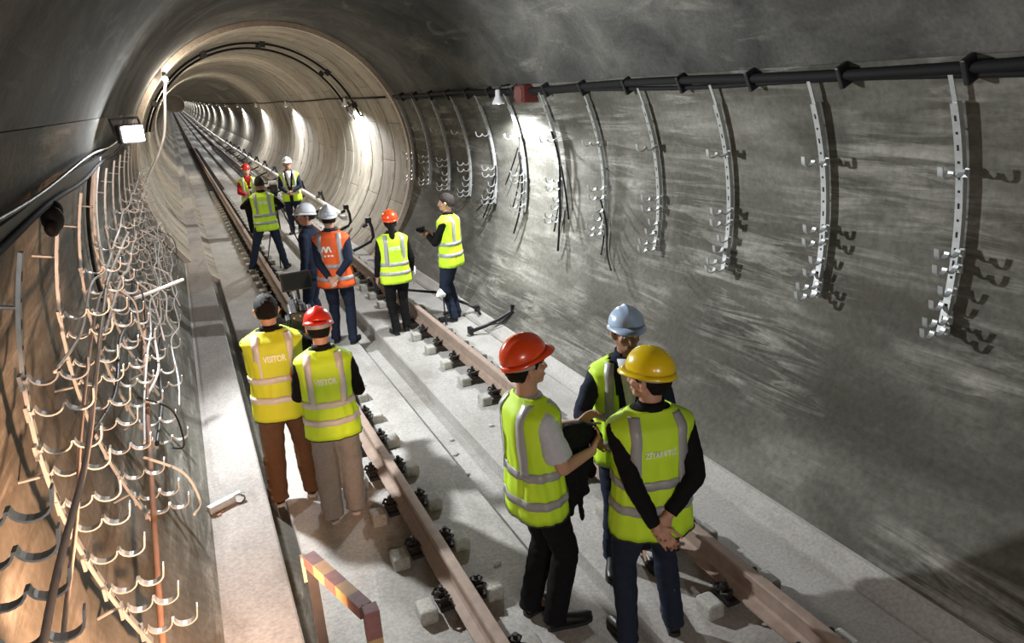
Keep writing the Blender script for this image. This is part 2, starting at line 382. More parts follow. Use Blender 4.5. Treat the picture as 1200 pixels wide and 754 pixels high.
for s, side in ((-1, 'left'), (1, 'right')):
    rx = s * .775
    o = extrude([(rx + x, z) for x, z in rail_profile()], YS, 'running_rail', [M_RAIL])
    smooth_angle(o, 35)
    tag(o, 'rusty steel %s running rail of the track' % side, 'rail', 'running rails')
    yy = 1.32 if s < 0 else 1.13
    k = 0; mbf = MB()
    while yy < 60:
        if yy < 30:
            f_ = link('fastener', FME, o); f_.location = (rx, yy, -.0)
            for e in (-1, 1):
                b_ = link('concrete_block', BME, f_); b_.location = (e * .222, 0, -.236)
        else:
            for e in (-1, 1): mbf.box((rx + e * .12, yy, -.16 + zoff(yy)), (.07, .12, .10)); mbf.box((rx + e * .215, yy, -.225 + zoff(yy)), (.12, .16, .11))
        yy += .60
    q = mbf.build('distant_fasteners', M_FAST, o); q['kind'] = 'stuff'

# ------------------------------------------------------------------ conduit, lamps
def wall_pt(z, side, r, y):
    a = math.asin(max(-1, min(1, (z - Z0) / r))); x = r * math.cos(a)
    return (X0 + side * x, y, z)
cond = thing('cable_conduit', 'black cable conduit running along the right wall above the brackets', 'conduit', (0, 0, 0))
path = [wall_pt(2.80 + .012 * math.sin(y * 1.3), 1, R - .055, y) for y in np.linspace(-5.8, YP - .2, 60)]
MB().tube(path, .034, 10).build('pipe', M_BLACK, cond, True)
path = [wall_pt(2.755 + .010 * math.sin(y * 1.9 + 1), 1, R - .045, y) for y in np.linspace(-5.8, YP - .2, 60)]
MB().tube(path, .020, 8).build('thin_pipe', M_BLACK, cond, True)
mb = MB(); mb.box((0, 0, 0), (.10, .035, .15), bevel=.008); CL = mb.mesh('clamp', M_BLKMET)
for i in range(22):
    o = link('clamp', CL, cond); p = wall_pt(2.785, 1, R - .05, -4 + i * .85); o.location = p; o.rotation_euler = (0, math.radians(-26), 0)
cab = MB().tube([(X0 + (RF - .05) * math.cos(.487 if y > 17 else .487), y, Z0 + 1.15 + zoff(y) - .03 * abs(math.sin(y * .31))) for y in np.linspace(YP + .1, 228, 150)], .022, 7).build('power_cable', M_BLACK, None, True)
tag(cab, 'thin dark cable strung along the right side of the far tunnel', 'cable')

def bell_lamp(y, label, tube=False):
    t = thing('wall_lamp', label, 'lamp', (0, 0, 0), 0, 'lamps under the conduit')
    x, z, zo = 1.96, 2.66, zoff(y)
    c = (x, y, z + zo)
    mb = MB(); mb.lathe([(.020, .16), (.030, .15), (.034, .08), (.05, .05), (.075, .01), (.082, -.02), (.076, -.02), (.05, .03), (.012, .06)], c, 18); mb.build('shade', M_WHITE, t, True)
    mb = MB(); mb.ell((x, y, z + zo + .015), (.034, .034, .04), 12); mb.build('bulb', M_BULB, t, True)
    mb = MB(); mb.tube([(x, y, z + zo + .15), (x + .06, y, z + zo + .20), (x + .20, y, z + zo + .21)], .012, 8); mb.build('arm', M_BLKMET, t, True)
    return t
bell_lamp(LAMP_Y[0], 'white bell shaped lamp beside the red box on the right wall')
bell_lamp(LAMP_Y[1], 'white lamp just beyond the portal ring below the hoop of pipes')
for i, y in enumerate(LAMP_Y[2:]):
    bell_lamp(y, 'lit white lamp on the right wall of the far tunnel, %s from the portal' % ORD[i + 1])
jb = thing('junction_box', 'dark red metal box on the conduit beside the white lamp', 'box', (2.12, 8.45, 2.75))
mb = MB(); mb.box((0, 0, 0), (.20, .26, .22), bevel=.02); mb.build('body', M_RED, jb)
mb = MB(); mb.box((-.105, 0, -.005), (.012, .22, .18), bevel=.004); mb.build('lid', M_RED, jb)
mb = MB(); [mb.ell((-.112, sy * .09, sz * .07), (.006, .012, .012), 8) for sy in (-1, 1) for sz in (-1, 1)]; mb.build('screws', M_BLKMET, jb)

# floodlight on the left wall near the portal
fd = thing('floodlight', 'blazing white floodlight on the left wall above the hooks', 'lamp', (-2.22, 6.80, 2.665), math.radians(30))
mb = MB(); mb.box((0, 0, 0), (.20, .08, .15), bevel=.015); mb.build('housing', M_BLKMET, fd)
mb = MB(); mb.box((0, -.052, 0), (.17, .016, .12), bevel=.004); mb.build('glass', M_BULB, fd)
mb = MB(); mb.tube([(-.115, 0, 0), (-.115, .05, .12), (.115, .05, .12), (.115, 0, 0)], .012, 8); mb.build('yoke', M_BLKMET, fd)

# hoop of two black pipes just inside the far tunnel
hp = thing('pipe_hoop', 'hoop of two black pipes clamped round the vault inside the portal', 'pipe', (0, 0, 0))
for dy, rr in ((0, RF - .05), (.80, RF - .10)):
    a0_, a1_ = math.radians(19), math.radians(163)
    pth = [(X0 + rr * math.cos(a0_ + (a1_ - a0_) * j / 60), 17.75 + dy, Z0 + rr * math.sin(a0_ + (a1_ - a0_) * j / 60)) for j in range(61)]
    e = Vector(pth[0]); pth = [tuple(e + Vector((.10, -.02, -.05))), tuple(e + Vector((.03, 0, -.055)))] + pth
    MB().tube(pth, .024, 9).build('pipe', M_BLACK, hp, True)
for ad in (46, 82, 112, 148, 24):
    a = math.radians(ad); mb = MB()
    mb.box((0, -.28, 0), (.13, .10, .12), bevel=.01, rot=Matrix.Rotation(-a, 3, 'Y')); mb.box((0, .50, 0), (.13, .10, .12), bevel=.01, rot=Matrix.Rotation(-a, 3, 'Y')); mb.box((.05, .1, 0), (.02, .8, .03), rot=Matrix.Rotation(-a, 3, 'Y'))
    o = mb.build('clamp', M_BLKMET, hp); o.location = (X0 + (RF - .06) * math.cos(a), 18.03, Z0 + (RF - .06) * math.sin(a))

# ------------------------------------------------------------------ cable brackets on both walls
def hook_mesh(cups=2, name='hook', L=.20):
    """flat steel arm with upturned cups; local: +x away from the wall, z up, bar is 3 cm wide along y"""
    mb = MB(); pts = [(0, 0, 0.0)]; rc = L / (2 * cups) - .004
    x = .012
    for c in range(cups):
        for j in range(9):
            t = math.pi * j / 8; pts.append((x + rc - rc * math.cos(t), 0, .018 - rc * 0.85 * math.sin(t)))
        x += 2 * rc + .006
    pts.append((pts[-1][0] + .006, 0, pts[-1][2] + .035))
    refs = []
    for i in range(len(pts)):
        a = Vector(pts[max(i - 1, 0)]); b = Vector(pts[min(i + 1, len(pts) - 1)]); t = (b - a).normalized(); refs.append((-t.z, 0, t.x))
    mb.strip(pts, .034, .006, refs)
    mb.box((-.014, 0, 0), (.012, .055, .055)); mb.tube([(-.01, 0, 0), (.006, 0, 0)], .012, 6)
    return mb.mesh(name, M_GALV)
H2 = hook_mesh(2); H1 = hook_mesh(1, 'hook', .10)
def channel_mesh(side, zt, zb, rch, hw=.024, dp=.05):
    mb = MB(); n = 20; at, ab = math.asin((zt - Z0) / rch), math.asin((zb - Z0) / rch)
    def pt(a, r_, y): return (X0 + side * r_ * math.cos(a), y, Z0 + r_ * math.sin(a))
    angs = [at + (ab - at) * j / n for j in range(n + 1)]
    ring = []
    for a in angs: ring += [pt(a, rch, -hw), pt(a, rch, hw), pt(a, rch + dp, hw), pt(a, rch + dp, -hw)]
    mb.add(ring, [(i * 4 + j, i * 4 + (j + 1) % 4, i * 4 + 4 + (j + 1) % 4, i * 4 + 4 + j) for i in range(n) for j in range(4)] + [(0, 1, 2, 3), (4 * n + 3, 4 * n + 2, 4 * n + 1, 4 * n)], 0)
    # perforations: dark slots and round holes
    L = abs(at - ab) * rch; k = int(L / .085)
    for i in range(1, k):
        a = at + (ab - at) * i / k; h = .018 / rch if i % 2 else .008 / rch; w = .007 if i % 2 else .008
        mb.add([pt(a - h, rch - .0015, -w), pt(a + h, rch - .0015, -w), pt(a + h, rch - .0015, w), pt(a - h, rch - .0015, w)], [(0, 1, 2, 3)], 1)
    # stand-off feet to the wall
    for f_ in (.12, .5, .88):
        a = at + (ab - at) * f_; p, q = Vector(pt(a, rch + dp - .01, .03)), Vector(pt(a, R + .01, .03)); mb.tube([p, q], .007, 6)
    return mb.mesh('channel', [M_GALV, M_SLOT])
def bracket(side, y, chme, zs, rch, label, group, capme=None, rz=None):
    t = thing('cable_bracket', label, 'bracket', (0, y, 0), 0, group)
    link('channel', chme, t)
    if capme: link('top_strap', capme, t)
    for z, cups, jy in zs:
        a = math.asin((z - Z0) / rch); h = link('hook', H2 if cups == 2 else H1, t)
        h.location = (X0 + side * (rch - .004) * math.cos(a), jy, z)
        h.rotation_euler = (0, a * .35 * (1 if side > 0 else -1) * 0, math.pi if side > 0 else 0)
    return t
RCH = 2.44
RCR = 2.475
chR = channel_mesh(1, 2.60, 1.19, RCR, .024, .035)
mb = MB(); mb.strip([wall_pt(z, 1, RCR + .015, 0) for z in (2.59, 2.68, 2.76)], .030, .008, (1, 0, 0)); strapR = mb.mesh('top_strap', M_GALV)
for k in range(-1, 12):
    y = 2.912 + 1.04 * k
    zs = [(2.20, 2, -.03), (1.71, 2, -.03), (1.61, 2, -.03), (1.46, 1, -.02), (1.36, 1, .02), (1.28, 2, -.03), (1.21, 2, -.03)]
    if k >= 0: lab = 'perforated steel cable bracket on the right wall, %s from the camera' % ORD[k]
    else: lab = 'perforated steel cable bracket on the right wall, beyond the right edge of the picture'
    bracket(1, y, chR, zs, RCR, lab, 'brackets on the right wall', strapR)
chL = channel_mesh(-1, 2.40, .72, RCH, .018, .014)
for k in range(0, 13):
    y = 1.95 + 1.0 * k
    zs = [(z + random.uniform(-.02, .02), 2, random.uniform(-.03, .03)) for z in (1.93, 1.81, 1.69, 1.57, 1.44, 1.32, 1.18, 1.04, .90, .78)]
    bracket(-1, y, chL, zs, RCH, 'steel cable bracket with double hooks on the left wall, %s from the camera' % ORD[k], 'brackets on the left wall')

# ------------------------------------------------------------------ cables
def cable(name, label, pts, r, m_, cat='cable', group=None, n=7, sub=8):
    P = [Vector(p) for p in pts]; out = []
    for i in range(len(P) - 1):           # Catmull-Rom
        p0, p1, p2, p3 = P[max(i - 1, 0)], P[i], P[i + 1], P[min(i + 2, len(P) - 1)]
        for j in range(sub):
            t = j / sub; out.append(0.5 * ((2 * p1) + (p2 - p0) * t + (2 * p0 - 5 * p1 + 4 * p2 - p3) * t * t + (3 * p1 - p0 - 3 * p2 + p3) * t ** 3))
    out.append(P[-1])
    o = MB().tube(out, r, n).build(name, m_, None, True); return tag(o, label, cat, group)
def wl_(y, z, r=2.33): return wall_pt(z, -1, r, y)
cable('power_cable', 'thick pale cable sagging across the nearest hooks of the left wall', [wl_(1.2, 1.55, 2.30), wl_(1.9, 1.70, 2.27), wl_(2.6, 1.74, 2.25), wl_(3.4, 1.80, 2.27), wl_(4.3, 1.84, 2.30), wl_(5.0, 1.86, 2.32), wl_(6, 1.84, 2.32), wl_(7.5, 1.78, 2.33)], .0105, M_CABLE, group='cables on the left wall')
cable('power_cable', 'thin pale cable hanging below the thick one on the left wall', [wl_(1.3, 1.25, 2.36), wl_(2.0, 1.42, 2.34), wl_(2.6, 1.55, 2.32), wl_(3.0, 1.66, 2.32), wl_(3.9, 1.80, 2.33), wl_(4.6, 1.86, 2.33), wl_(5.4, 1.70, 2.34), wl_(6.2, 1.45, 2.34)], .0075, M_CABLE, group='cables on the left wall')
cable('rusty_pole', 'long reddish brown pole propped along the foot of the left wall', [(-2.30, 2.3, .62), (-2.33, 3.2, .78), (-2.38, 5.6, 1.12), (-2.40, 7.4, 1.30)], .015, M_TIMBER, cat='pole', sub=2)
for i in range(7):
    z = [1.94, 1.70, 1.45, 1.19, 1.05, .92, .80][i]; y0 = [3, 4.2, 3.5, 4, 5, 4.6, 5.5][i]; rr = [2.36, 2.33, 2.36, 2.30, 2.34, 2.36, 2.31][i]
    pts = [wl_(y0 + j * .8, z - .012 - .05 * (j % 2) + random.uniform(-.03, .03), rr + random.uniform(-.03, .02)) for j in range(int((13.8 - y0) / .8))]
    cable('power_cable', 'thin cable laid over the left wall hooks, %s from the top' % ['topmost', 'second', 'third', 'fourth', 'fifth', 'sixth', 'lowest'][i], pts, .007 + .003 * (i % 3), [M_WCABLE, M_CABLE, M_BLKMET][i % 3], group='cables on the left wall')
cable('white_rod', 'pale rod sticking out from the left wall hooks over the bench', [(-2.42, 6.35, 1.42), (-2.28, 6.5, 1.42), (-2.05, 6.75, 1.43)], .014, M_WCABLE, cat='rod')
cable('lamp_cable', 'bright white cable hanging from the portal ring to the left wall', [(-1.86, 14.35, 3.30), (-1.92, 14.3, 3.05), (-1.97, 14.2, 2.75), (-2.05, 13.9, 2.4), (-2.2, 13.2, 2.10), (-2.40, 12.2, 1.80), (-2.44, 11, 1.70)], .024, M_WCABLE)
kn = thing('small_lamp', 'small glaring white lamp at the top of the hanging cable', 'lamp', (-1.86, 14.33, 3.32))
mb = MB(); mb.ell((0, 0, 0), (.045, .045, .055), 12); mb.build('bulb', M_BULB2, kn, True)
mb = MB(); mb.lathe([(.0, .12), (.03, .11), (.035, .05), (.03, .04)], (0, 0, 0), 12); mb.build('socket', M_BLKMET, kn, True)
for i in range(14):          # loose wire tails dropping from the hooks
    y = 4.2 + i * .68; z = random.uniform(1.0, 1.8)
    p = [wl_(y, z, 2.36), wl_(y + random.uniform(-.05, .15), z - .16, 2.24 + random.uniform(-.04, .06)), wl_(y + random.uniform(-.2, .25), z - .36, 2.28), wl_(y + random.uniform(-.3, .4), max(.66, z - .55 - .2 * random.random()), 2.30 + .1 * random.random())]
    cable('loose_wire', 'loose wire tail dangling from the left wall hooks, %s from the camera' % ORD[i], p, random.choice((.006, .008)), random.choice((M_WCABLE, M_CABLE, M_BLKMET)), group='loose wires on the left wall')
# steel conduit along the left wall above the brackets
tr = thing('cable_tray', 'dark cable tray with taped lumps along the left wall', 'tray', (0, 0, 0))
mb = MB(); mb.strip([wall_pt(2.50 + .012 * math.sin(y * 1.7), -1, R - .06, y) for y in np.linspace(-.5, 11.5, 40)], .07, .02, (1, 0, -.3)); mb.build('tray', M_BLKMET, tr)
MB().tube([wall_pt(2.46 + .015 * math.sin(y * 2.1), -1, R - .08, y) for y in np.linspace(-.5, 12.5, 50)], .013, 8).build('pipe', M_BLACK, tr, True)
MB().tube([wall_pt(2.56 + .02 * math.sin(y * 1.4), -1, R - .07, y) for y in np.linspace(-.5, 12.5, 50)], .009, 8).build('wire', M_BLKMET, tr, True)
mb = MB(); mb.ell((0, 0, 0), (.045, .09, .06), 14); mb.ell((.01, .08, .03), (.03, .07, .04), 12); mb.ell((0, -.07, -.03), (.03, .07, .04), 12)
bag = mb.build('taped_bundle', M_BLACK, None, True); bag.location = wall_pt(2.41, -1, R - .10, 3.75); tag(bag, 'black bundle hanging under the left wall cable tray', 'bundle')
for y, r_, m_, lab in ((6.35, .016, M_WCABLE, 'white pipe running down the left wall below the floodlight, nearer of two'), (6.62, .022, M_WCABLE, 'white pipe running down the left wall below the floodlight, farther of two'), (6.10, .012, M_BLACK, 'black pipe running down the left wall below the floodlight')):
    cable('wall_pipe', lab, [wall_pt(z, -1, 2.50, y) for z in (2.52, 2.3, 2.1, 1.9, 1.7, 1.5, 1.35)], r_, m_, cat='pipe', group='pipes below the floodlight', sub=3)
# black cable tails on the right wall
tails = [([(2.27, 8.1, 2.30), (2.33, 8.04, 1.95), (2.34, 8.08, 1.6), (2.32, 8.06, 1.3), (2.24, 8.0, .84)], .014), ([(2.33, 8.0, 1.9), (2.34, 7.92, 1.55), (2.33, 7.85, 1.25)], .012), ([(2.34, 8.1, 1.7), (2.36, 8.16, 1.4), (2.30, 8.2, 1.05)], .011),
         ([(2.30, 9.15, 2.0), (2.35, 9.2, 1.6), (2.31, 9.24, 1.2), (2.24, 9.34, .86)], .013), ([(2.34, 9.2, 1.8), (2.35, 9.35, 1.5), (2.32, 9.5, 1.2)], .010), ([(2.34, 9.25, 2.05), (2.36, 9.5, 1.8), (2.34, 9.75, 1.5)], .010),
         ([(2.33, 7.1, 1.60), (2.35, 7.0, 1.3), (2.30, 6.92, 1.0), (2.24, 6.74, .84)], .010), ([(2.33, 7.12, 1.45), (2.35, 7.06, 1.2), (2.30, 7.05, .95)], .009), ([(2.35, 10.1, 1.75), (2.35, 10.2, 1.4), (2.25, 10.5, .93)], .012), ([(2.35, 10.16, 1.6), (2.33, 10.42, 1.25), (2.26, 10.8, 1.0)], .010)]
where = ['longest tail under the red box', 'short tail on its near side', 'short tail on its far side', 'long tail below the white lamp', 'middle tail below the white lamp', 'short slanting tail below the white lamp', 'forked tail nearest the camera, longer strand', 'forked tail nearest the camera, shorter strand', 'tail beside the man in black, longer strand', 'tail beside the man in black, slanting strand']
for (p, r_), w in zip(tails, where): cable('cable_tail', 'black cable end hanging on the right wall, ' + w, p, r_, M_BLACK, group='cable tails on the right wall')

# ------------------------------------------------------------------ contact rail and its brackets
cr = thing('contact_rail', 'long white covered contact rail beside the right track rail', 'rail', (0, 0, 0))
ysr = [17.6, 20, 25, 30] + [30 + 5 * i for i in range(1, 39)]
mb = MB(); prof = [(-.06, -.05), (.06, -.05), (.065, .02), (.04, .06), (-.04, .06), (-.065, .02)]
V = []
for y in ysr: V += [(1.42 + x, y, .16 + z + zoff(y)) for x, z in prof]
mb.add(V, [(i * 6 + j, i * 6 + (j + 1) % 6, i * 6 + 6 + (j + 1) % 6, i * 6 + 6 + j) for i in range(len(ysr) - 1) for j in range(6)] + [tuple(range(6)), tuple(range(6 * len(ysr) - 1, 6 * len(ysr) - 7, -1))])
mb.build('cover', M_CREAM, cr)
mb = MB(); mb.box((1.42, 17.45, .13), (.10, .5, .09), bevel=.01); mb.build('end_ramp', M_GALV, cr)
def rail_bracket(y, label, x=0.0):
    t = thing('rail_bracket', label, 'bracket', (x, y, zoff(y)), 0, 'contact rail brackets')
    mb = MB(); mb.strip([(1.00, 0, -.24), (1.22, 0, -.17), (1.50, 0, -.06), (1.56, 0, .02), (1.55, 0, .22), (1.51, 0, .36)], .07, .055, [(0, 0, 1)] * 3 + [(.7, 0, .7), (1, 0, 0), (1, 0, 0)]); mb.build('arm', M_BLKMET, t)
    mb = MB(); mb.box((1.49, 0, .38), (.12, .10, .12), bevel=.02); mb.tube([(1.46, -.0, .30), (1.36, 0, .26)], .035, 8); mb.build('head', M_BLKMET, t)
    mb = MB(); mb.box((1.03, 0, -.262), (.16, .16, .03), bevel=.004); mb.build('foot_plate', M_FAST, t)
    return t
rail_bracket(15.0, 'black bent steel bracket standing behind the woman in the orange helmet', -.03)
rail_bracket(17.3, 'black bent steel bracket at the near end of the white contact rail', 0)
for i in range(12): rail_bracket(20.6 + 3.3 * i, 'black bracket holding the contact rail in the far tunnel, %s beyond its end' % (['first'] + ORD[1:])[i], 0)
# a pair of bracket arms lying on the slab by the man in black
t = thing('steel_rod', 'black steel rod lying across the right rail behind the man in black', 'rod', (0, 0, 0))
MB().tube([(.86, 10.35, .035), (1.2, 9.95, .03), (1.52, 9.50, -.10), (1.60, 9.36, -.15)], .022, 8).build('bar', M_BLKMET, t, True)
mb = MB(); mb.box((1.60, 9.35, -.14), (.07, .07, .09), bevel=.01); mb.tube([(1.60, 9.35, -.14), (1.57, 9.16, -.17)], .02, 8); mb.build('joint', M_BLKMET, t)
t = thing('bent_bar', 'black bent steel arm lying on the kerb by the right wall', 'rod', (0, 0, 0))
mb = MB(); mb.strip([(1.24, 8.70, -.24), (1.45, 8.66, -.185), (1.62, 8.60, -.11), (1.77, 8.50, .0), (1.79, 8.50, .09)], .05, .035, [(0, 0, 1)] * 4 + [(1, 0, 0)]); mb.build('arm', M_BLKMET, t)
mb = MB(); mb.box((1.24, 8.70, -.225), (.06, .10, .10), bevel=.01); mb.build('foot', M_BLKMET, t)
mb = MB(); mb.tube([(1.45, 8.66, -.18), (1.62, 8.50, -.13), (1.77, 8.50, -.01)], .012, 6); mb.build('brace', M_BLKMET, t)

# ------------------------------------------------------------------ small things near the camera
hr = thing('handrail', 'maroon and yellow painted handrail stub at the lower edge of the picture', 'handrail', (0, 0, 0))
A = Vector((-1.715, 2.60, 1.12)); B = Vector((-1.585, 2.19, 1.12))
mb = MB(); nb = 5; 
for i in range(nb):
    a = A.lerp(B, i / nb); b = A.lerp(B, (i + 1) / nb); mb.strip([a, b], .05, .05, (0, 0, 1), i % 2)
mb.build('top_bar', [M_MAROON, M_YELLOW], hr)
mb = MB()
zz = [1.145, 1.03, .86, .6, .3, 0, FLOOR]
for i in range(6): mb.strip([(B.x + .012, B.y - .025, zz[i]), (B.x + .012, B.y - .025, zz[i + 1])], .052, .052, (1, 0, 0), 0 if i == 0 else (1 if i == 1 else i % 2))
mb.build('near_post', [M_MAROON, M_YELLOW], hr)
mb = MB(); mb.strip([A + Vector((0, .0, 0)), (A.x, A.y, FLOOR)], .04, .04, (1, 0, 0)); mb.build('far_post', M_BLKMET, hr)
mb = MB(); mb.strip([A + Vector((-.02, .015, .01)), A + Vector((-.02, .012, -.10))], .03, .022, (1, 0, 0)); mb.build('hook_end', M_YELLOW, hr)

mp = thing('metal_offcut', 'short silver metal channel lying on the side bench', 'metal piece', (-2.06, 5.02, .12), math.radians(-62))
mb = MB(); mb.box((0, 0, .035), (.05, .20, .055), bevel=.006); mb.build('channel', M_GALV, mp)
mb = MB(); mb.strip([(0, .09, .06), (.02, .14, .07), (.03, .17, .055)], .03, .006, (0, 0, 1)); mb.build('tongue', M_GALV, mp)
mb = MB(); [mb.ell((random.uniform(-.05, .07), random.uniform(-.10, .10), .006), (.016, .02, .008), 6) for _ in range(9)]; o = mb.build('mortar_crumbs', M_TIMBER, mp)
cable('tie_wire', 'thin curled wire lying beside the silver metal channel', [(-2.0, 5.10, .128), (-1.95, 5.16, .128), (-1.90, 5.10, .128), (-1.93, 5.02, .128), (-1.97, 5.05, .128)], .004, M_FAST, cat='wire')
# small concrete debris on the slabs
for i, (x, y, wh) in enumerate([(-.02, 5.9, 'in the trough, middle one of three'), (.05, 6.2, 'in the trough, farthest of three'), (-.06, 5.5, 'in the trough, nearest of three'), (-1.2, 9.2, 'left of the left rail, beyond the visitors'), (-1.05, 12.4, 'left of the left rail, behind the far cameraman'), (-.45, 7.7, 'between left rail and trough, beside the visitors'), (.4, 6.0, 'between trough and right rail'), (-.4, 4.0, 'by the young man in the red-orange helmet'), (1.25, 4.6, 'right of the right rail'), (.48, 8.9, 'at the feet of the woman in the orange helmet')]):
    mb = MB(); mb.ell((0, 0, 0), (.03 + .015 * random.random(), .02 + .01 * random.random(), .014), 7, rot=Matrix.Rotation(random.random() * 3, 3, 'Z'))
    z = -.42 if -.14 < x < .17 else FLOOR + .008
    o = mb.build('concrete_crumb', CBL); o.location = (x, y, z); tag(o, 'small concrete crumb ' + wh, 'rubble', 'concrete crumbs on the slabs')

# ------------------------------------------------------------------ people
def bake(mb, name, mats, voxel, smooth_it=4, parent=None, wrinkle=0.0, wscale=9.0):
    """join overlapping closed pieces into one continuous skin"""
    me = bpy.data.meshes.new(name + '_raw'); me.from_pydata(mb.v, [], mb.f); o = bpy.data.objects.new(name, me); COL.objects.link(o)
    r = o.modifiers.new('r', 'REMESH'); r.mode = 'VOXEL'; r.voxel_size = voxel; r.adaptivity = 0
    if smooth_it: s = o.modifiers.new('s', 'SMOOTH'); s.factor = 0.5; s.iterations = smooth_it
    dg = bpy.context.evaluated_depsgraph_get(); me2 = bpy.data.meshes.new_from_object(o.evaluated_get(dg)); me2.name = name
    o.modifiers.clear(); o.data = me2; bpy.data.meshes.remove(me)
    me2.materials.clear()
    for q in (mats if isinstance(mats, (list, tuple)) else [mats]): me2.materials.append(q)
    n = len(me2.vertices)
    if wrinkle:
        co = np.empty(n * 3); me2.vertices.foreach_get('co', co); co = co.reshape(-1, 3)
        no = np.empty(n * 3); me2.vertices.foreach_get('normal', no); no = no.reshape(-1, 3)
        d = np.array([mnoise.noise(Vector((p[0] * wscale, p[1] * wscale, p[2] * wscale * 1.5))) + .5 * mnoise.noise(Vector((p[0] * wscale * 2.3, p[1] * wscale * 2.3 + 7, p[2] * wscale * 2.8))) for p in co])
        co += no * (d * wrinkle)[:, None]; me2.vertices.foreach_set('co', co.ravel())
    me2.polygons.foreach_set('use_smooth', [True] * len(me2.polygons)); me2.update()
    if parent is not None: o.parent = parent
    return o

SKIN = [mat('skin_light', (0.50, 0.29, 0.20), 0.55, spec=0.35, var=0.08, scale=25), mat('skin_tan', (0.36, 0.19, 0.125), 0.55, spec=0.35, var=0.08, scale=25)]
HAIRM = mat('dark_hair', (0.007, 0.0055, 0.005), 0.7, var=0.5, scale=160, bump=0.8, spec=0.2)
HAIRG = mat('greying_hair', (0.030, 0.025, 0.022), 0.7, var=0.7, scale=160, bump=0.8, spec=0.2)
LIME = mat('lime_vest', (0.60, 0.93, 0.03), 0.65, var=0.10, scale=6)
LIME_WARM = mat('warm_lit_lime_vest', (0.62, 0.72, 0.03), 0.65, var=0.10, scale=6)  # lime vest again, with the yellow of the warm light put into its colour
ORANGE = mat('orange_vest', (0.95, 0.13, 0.02), 0.65, var=0.10, scale=6)
SILV = mat('reflective_tape', (0.36, 0.37, 0.38), 0.4, 0.0, var=0.12, scale=30, spec=0.6)
SILVW = mat('pale_reflective_tape', (0.62, 0.62, 0.60), 0.4, 0.0, var=0.1, scale=30, spec=0.6)
LETTER = mat('white_print', (0.92, 0.94, 0.88), 0.6)
HEM = mat('vest_binding', (0.03, 0.035, 0.03), 0.7)
def cloth(name, c, rough=0.85): return mat(name, c, rough, var=0.18, scale=40, bump=0.12, spec=0.2)
BLACKC = cloth('black_cloth', (0.006, 0.006, 0.007)); NAVY = cloth('navy_cloth', (0.016, 0.022, 0.042)); DENIM = cloth('dark_denim', (0.018, 0.026, 0.046))
BROWN = cloth('brown_corduroy', (0.11, 0.062, 0.034)); GREY = cloth('grey_cotton', (0.24, 0.235, 0.23)); REDC = cloth('red_cloth', (0.42, 0.012, 0.02)); TEE = cloth('pale_tshirt', (0.50, 0.54, 0.60)); SHIRT = cloth('white_shirt', (0.75, 0.76, 0.80))
SHOE = mat('black_leather', (0.012, 0.011, 0.011), 0.4); SOLE = mat('shoe_sole', (0.45, 0.43, 0.40), 0.7); SOLEB = mat('dark_sole', (0.02, 0.02, 0.02), 0.7); SHOEG = mat('dusty_shoe', (0.20, 0.17, 0.14), 0.7)
def helm(name, c): return mat(name, c, 0.28, coat=0.5, var=0.06, scale=5)
H_ORANGE = helm('orange_helmet', (0.78, 0.07, 0.012)); H_RED = helm('red_helmet', (0.62, 0.03, 0.015)); H_YEL = helm('yellow_helmet', (0.82, 0.60, 0.004)); H_WHITE = helm('white_helmet', (0.72, 0.75, 0.80)); H_BLUE = helm('pale_blue_helmet', (0.42, 0.55, 0.75))
EYEW = mat('eye_white', (0.75, 0.73, 0.70), 0.3); EYED = mat('eye_iris', (0.02, 0.012, 0.008), 0.2); LIP = mat('lip', (0.36, 0.14, 0.11), 0.5)
STRAP = mat('helmet_strap', (0.30, 0.31, 0.32), 0.5)

SEC = [(.78, .205, .150), (.86, .205, .152), (.95, .200, .148), (1.08, .188, .138), (1.20, .192, .138), (1.30, .202, .140), (1.36, .207, .134), (1.40, .203, .120), (1.425, .188, .104), (1.447, .160, .090), (1.468, .128, .080), (1.488, .100, .071), (1.51, .082, .066)]
_sz = np.array([s[0] for s in SEC]); _sa = np.array([s[1] for s in SEC]); _sb = np.array([s[2] for s in SEC])

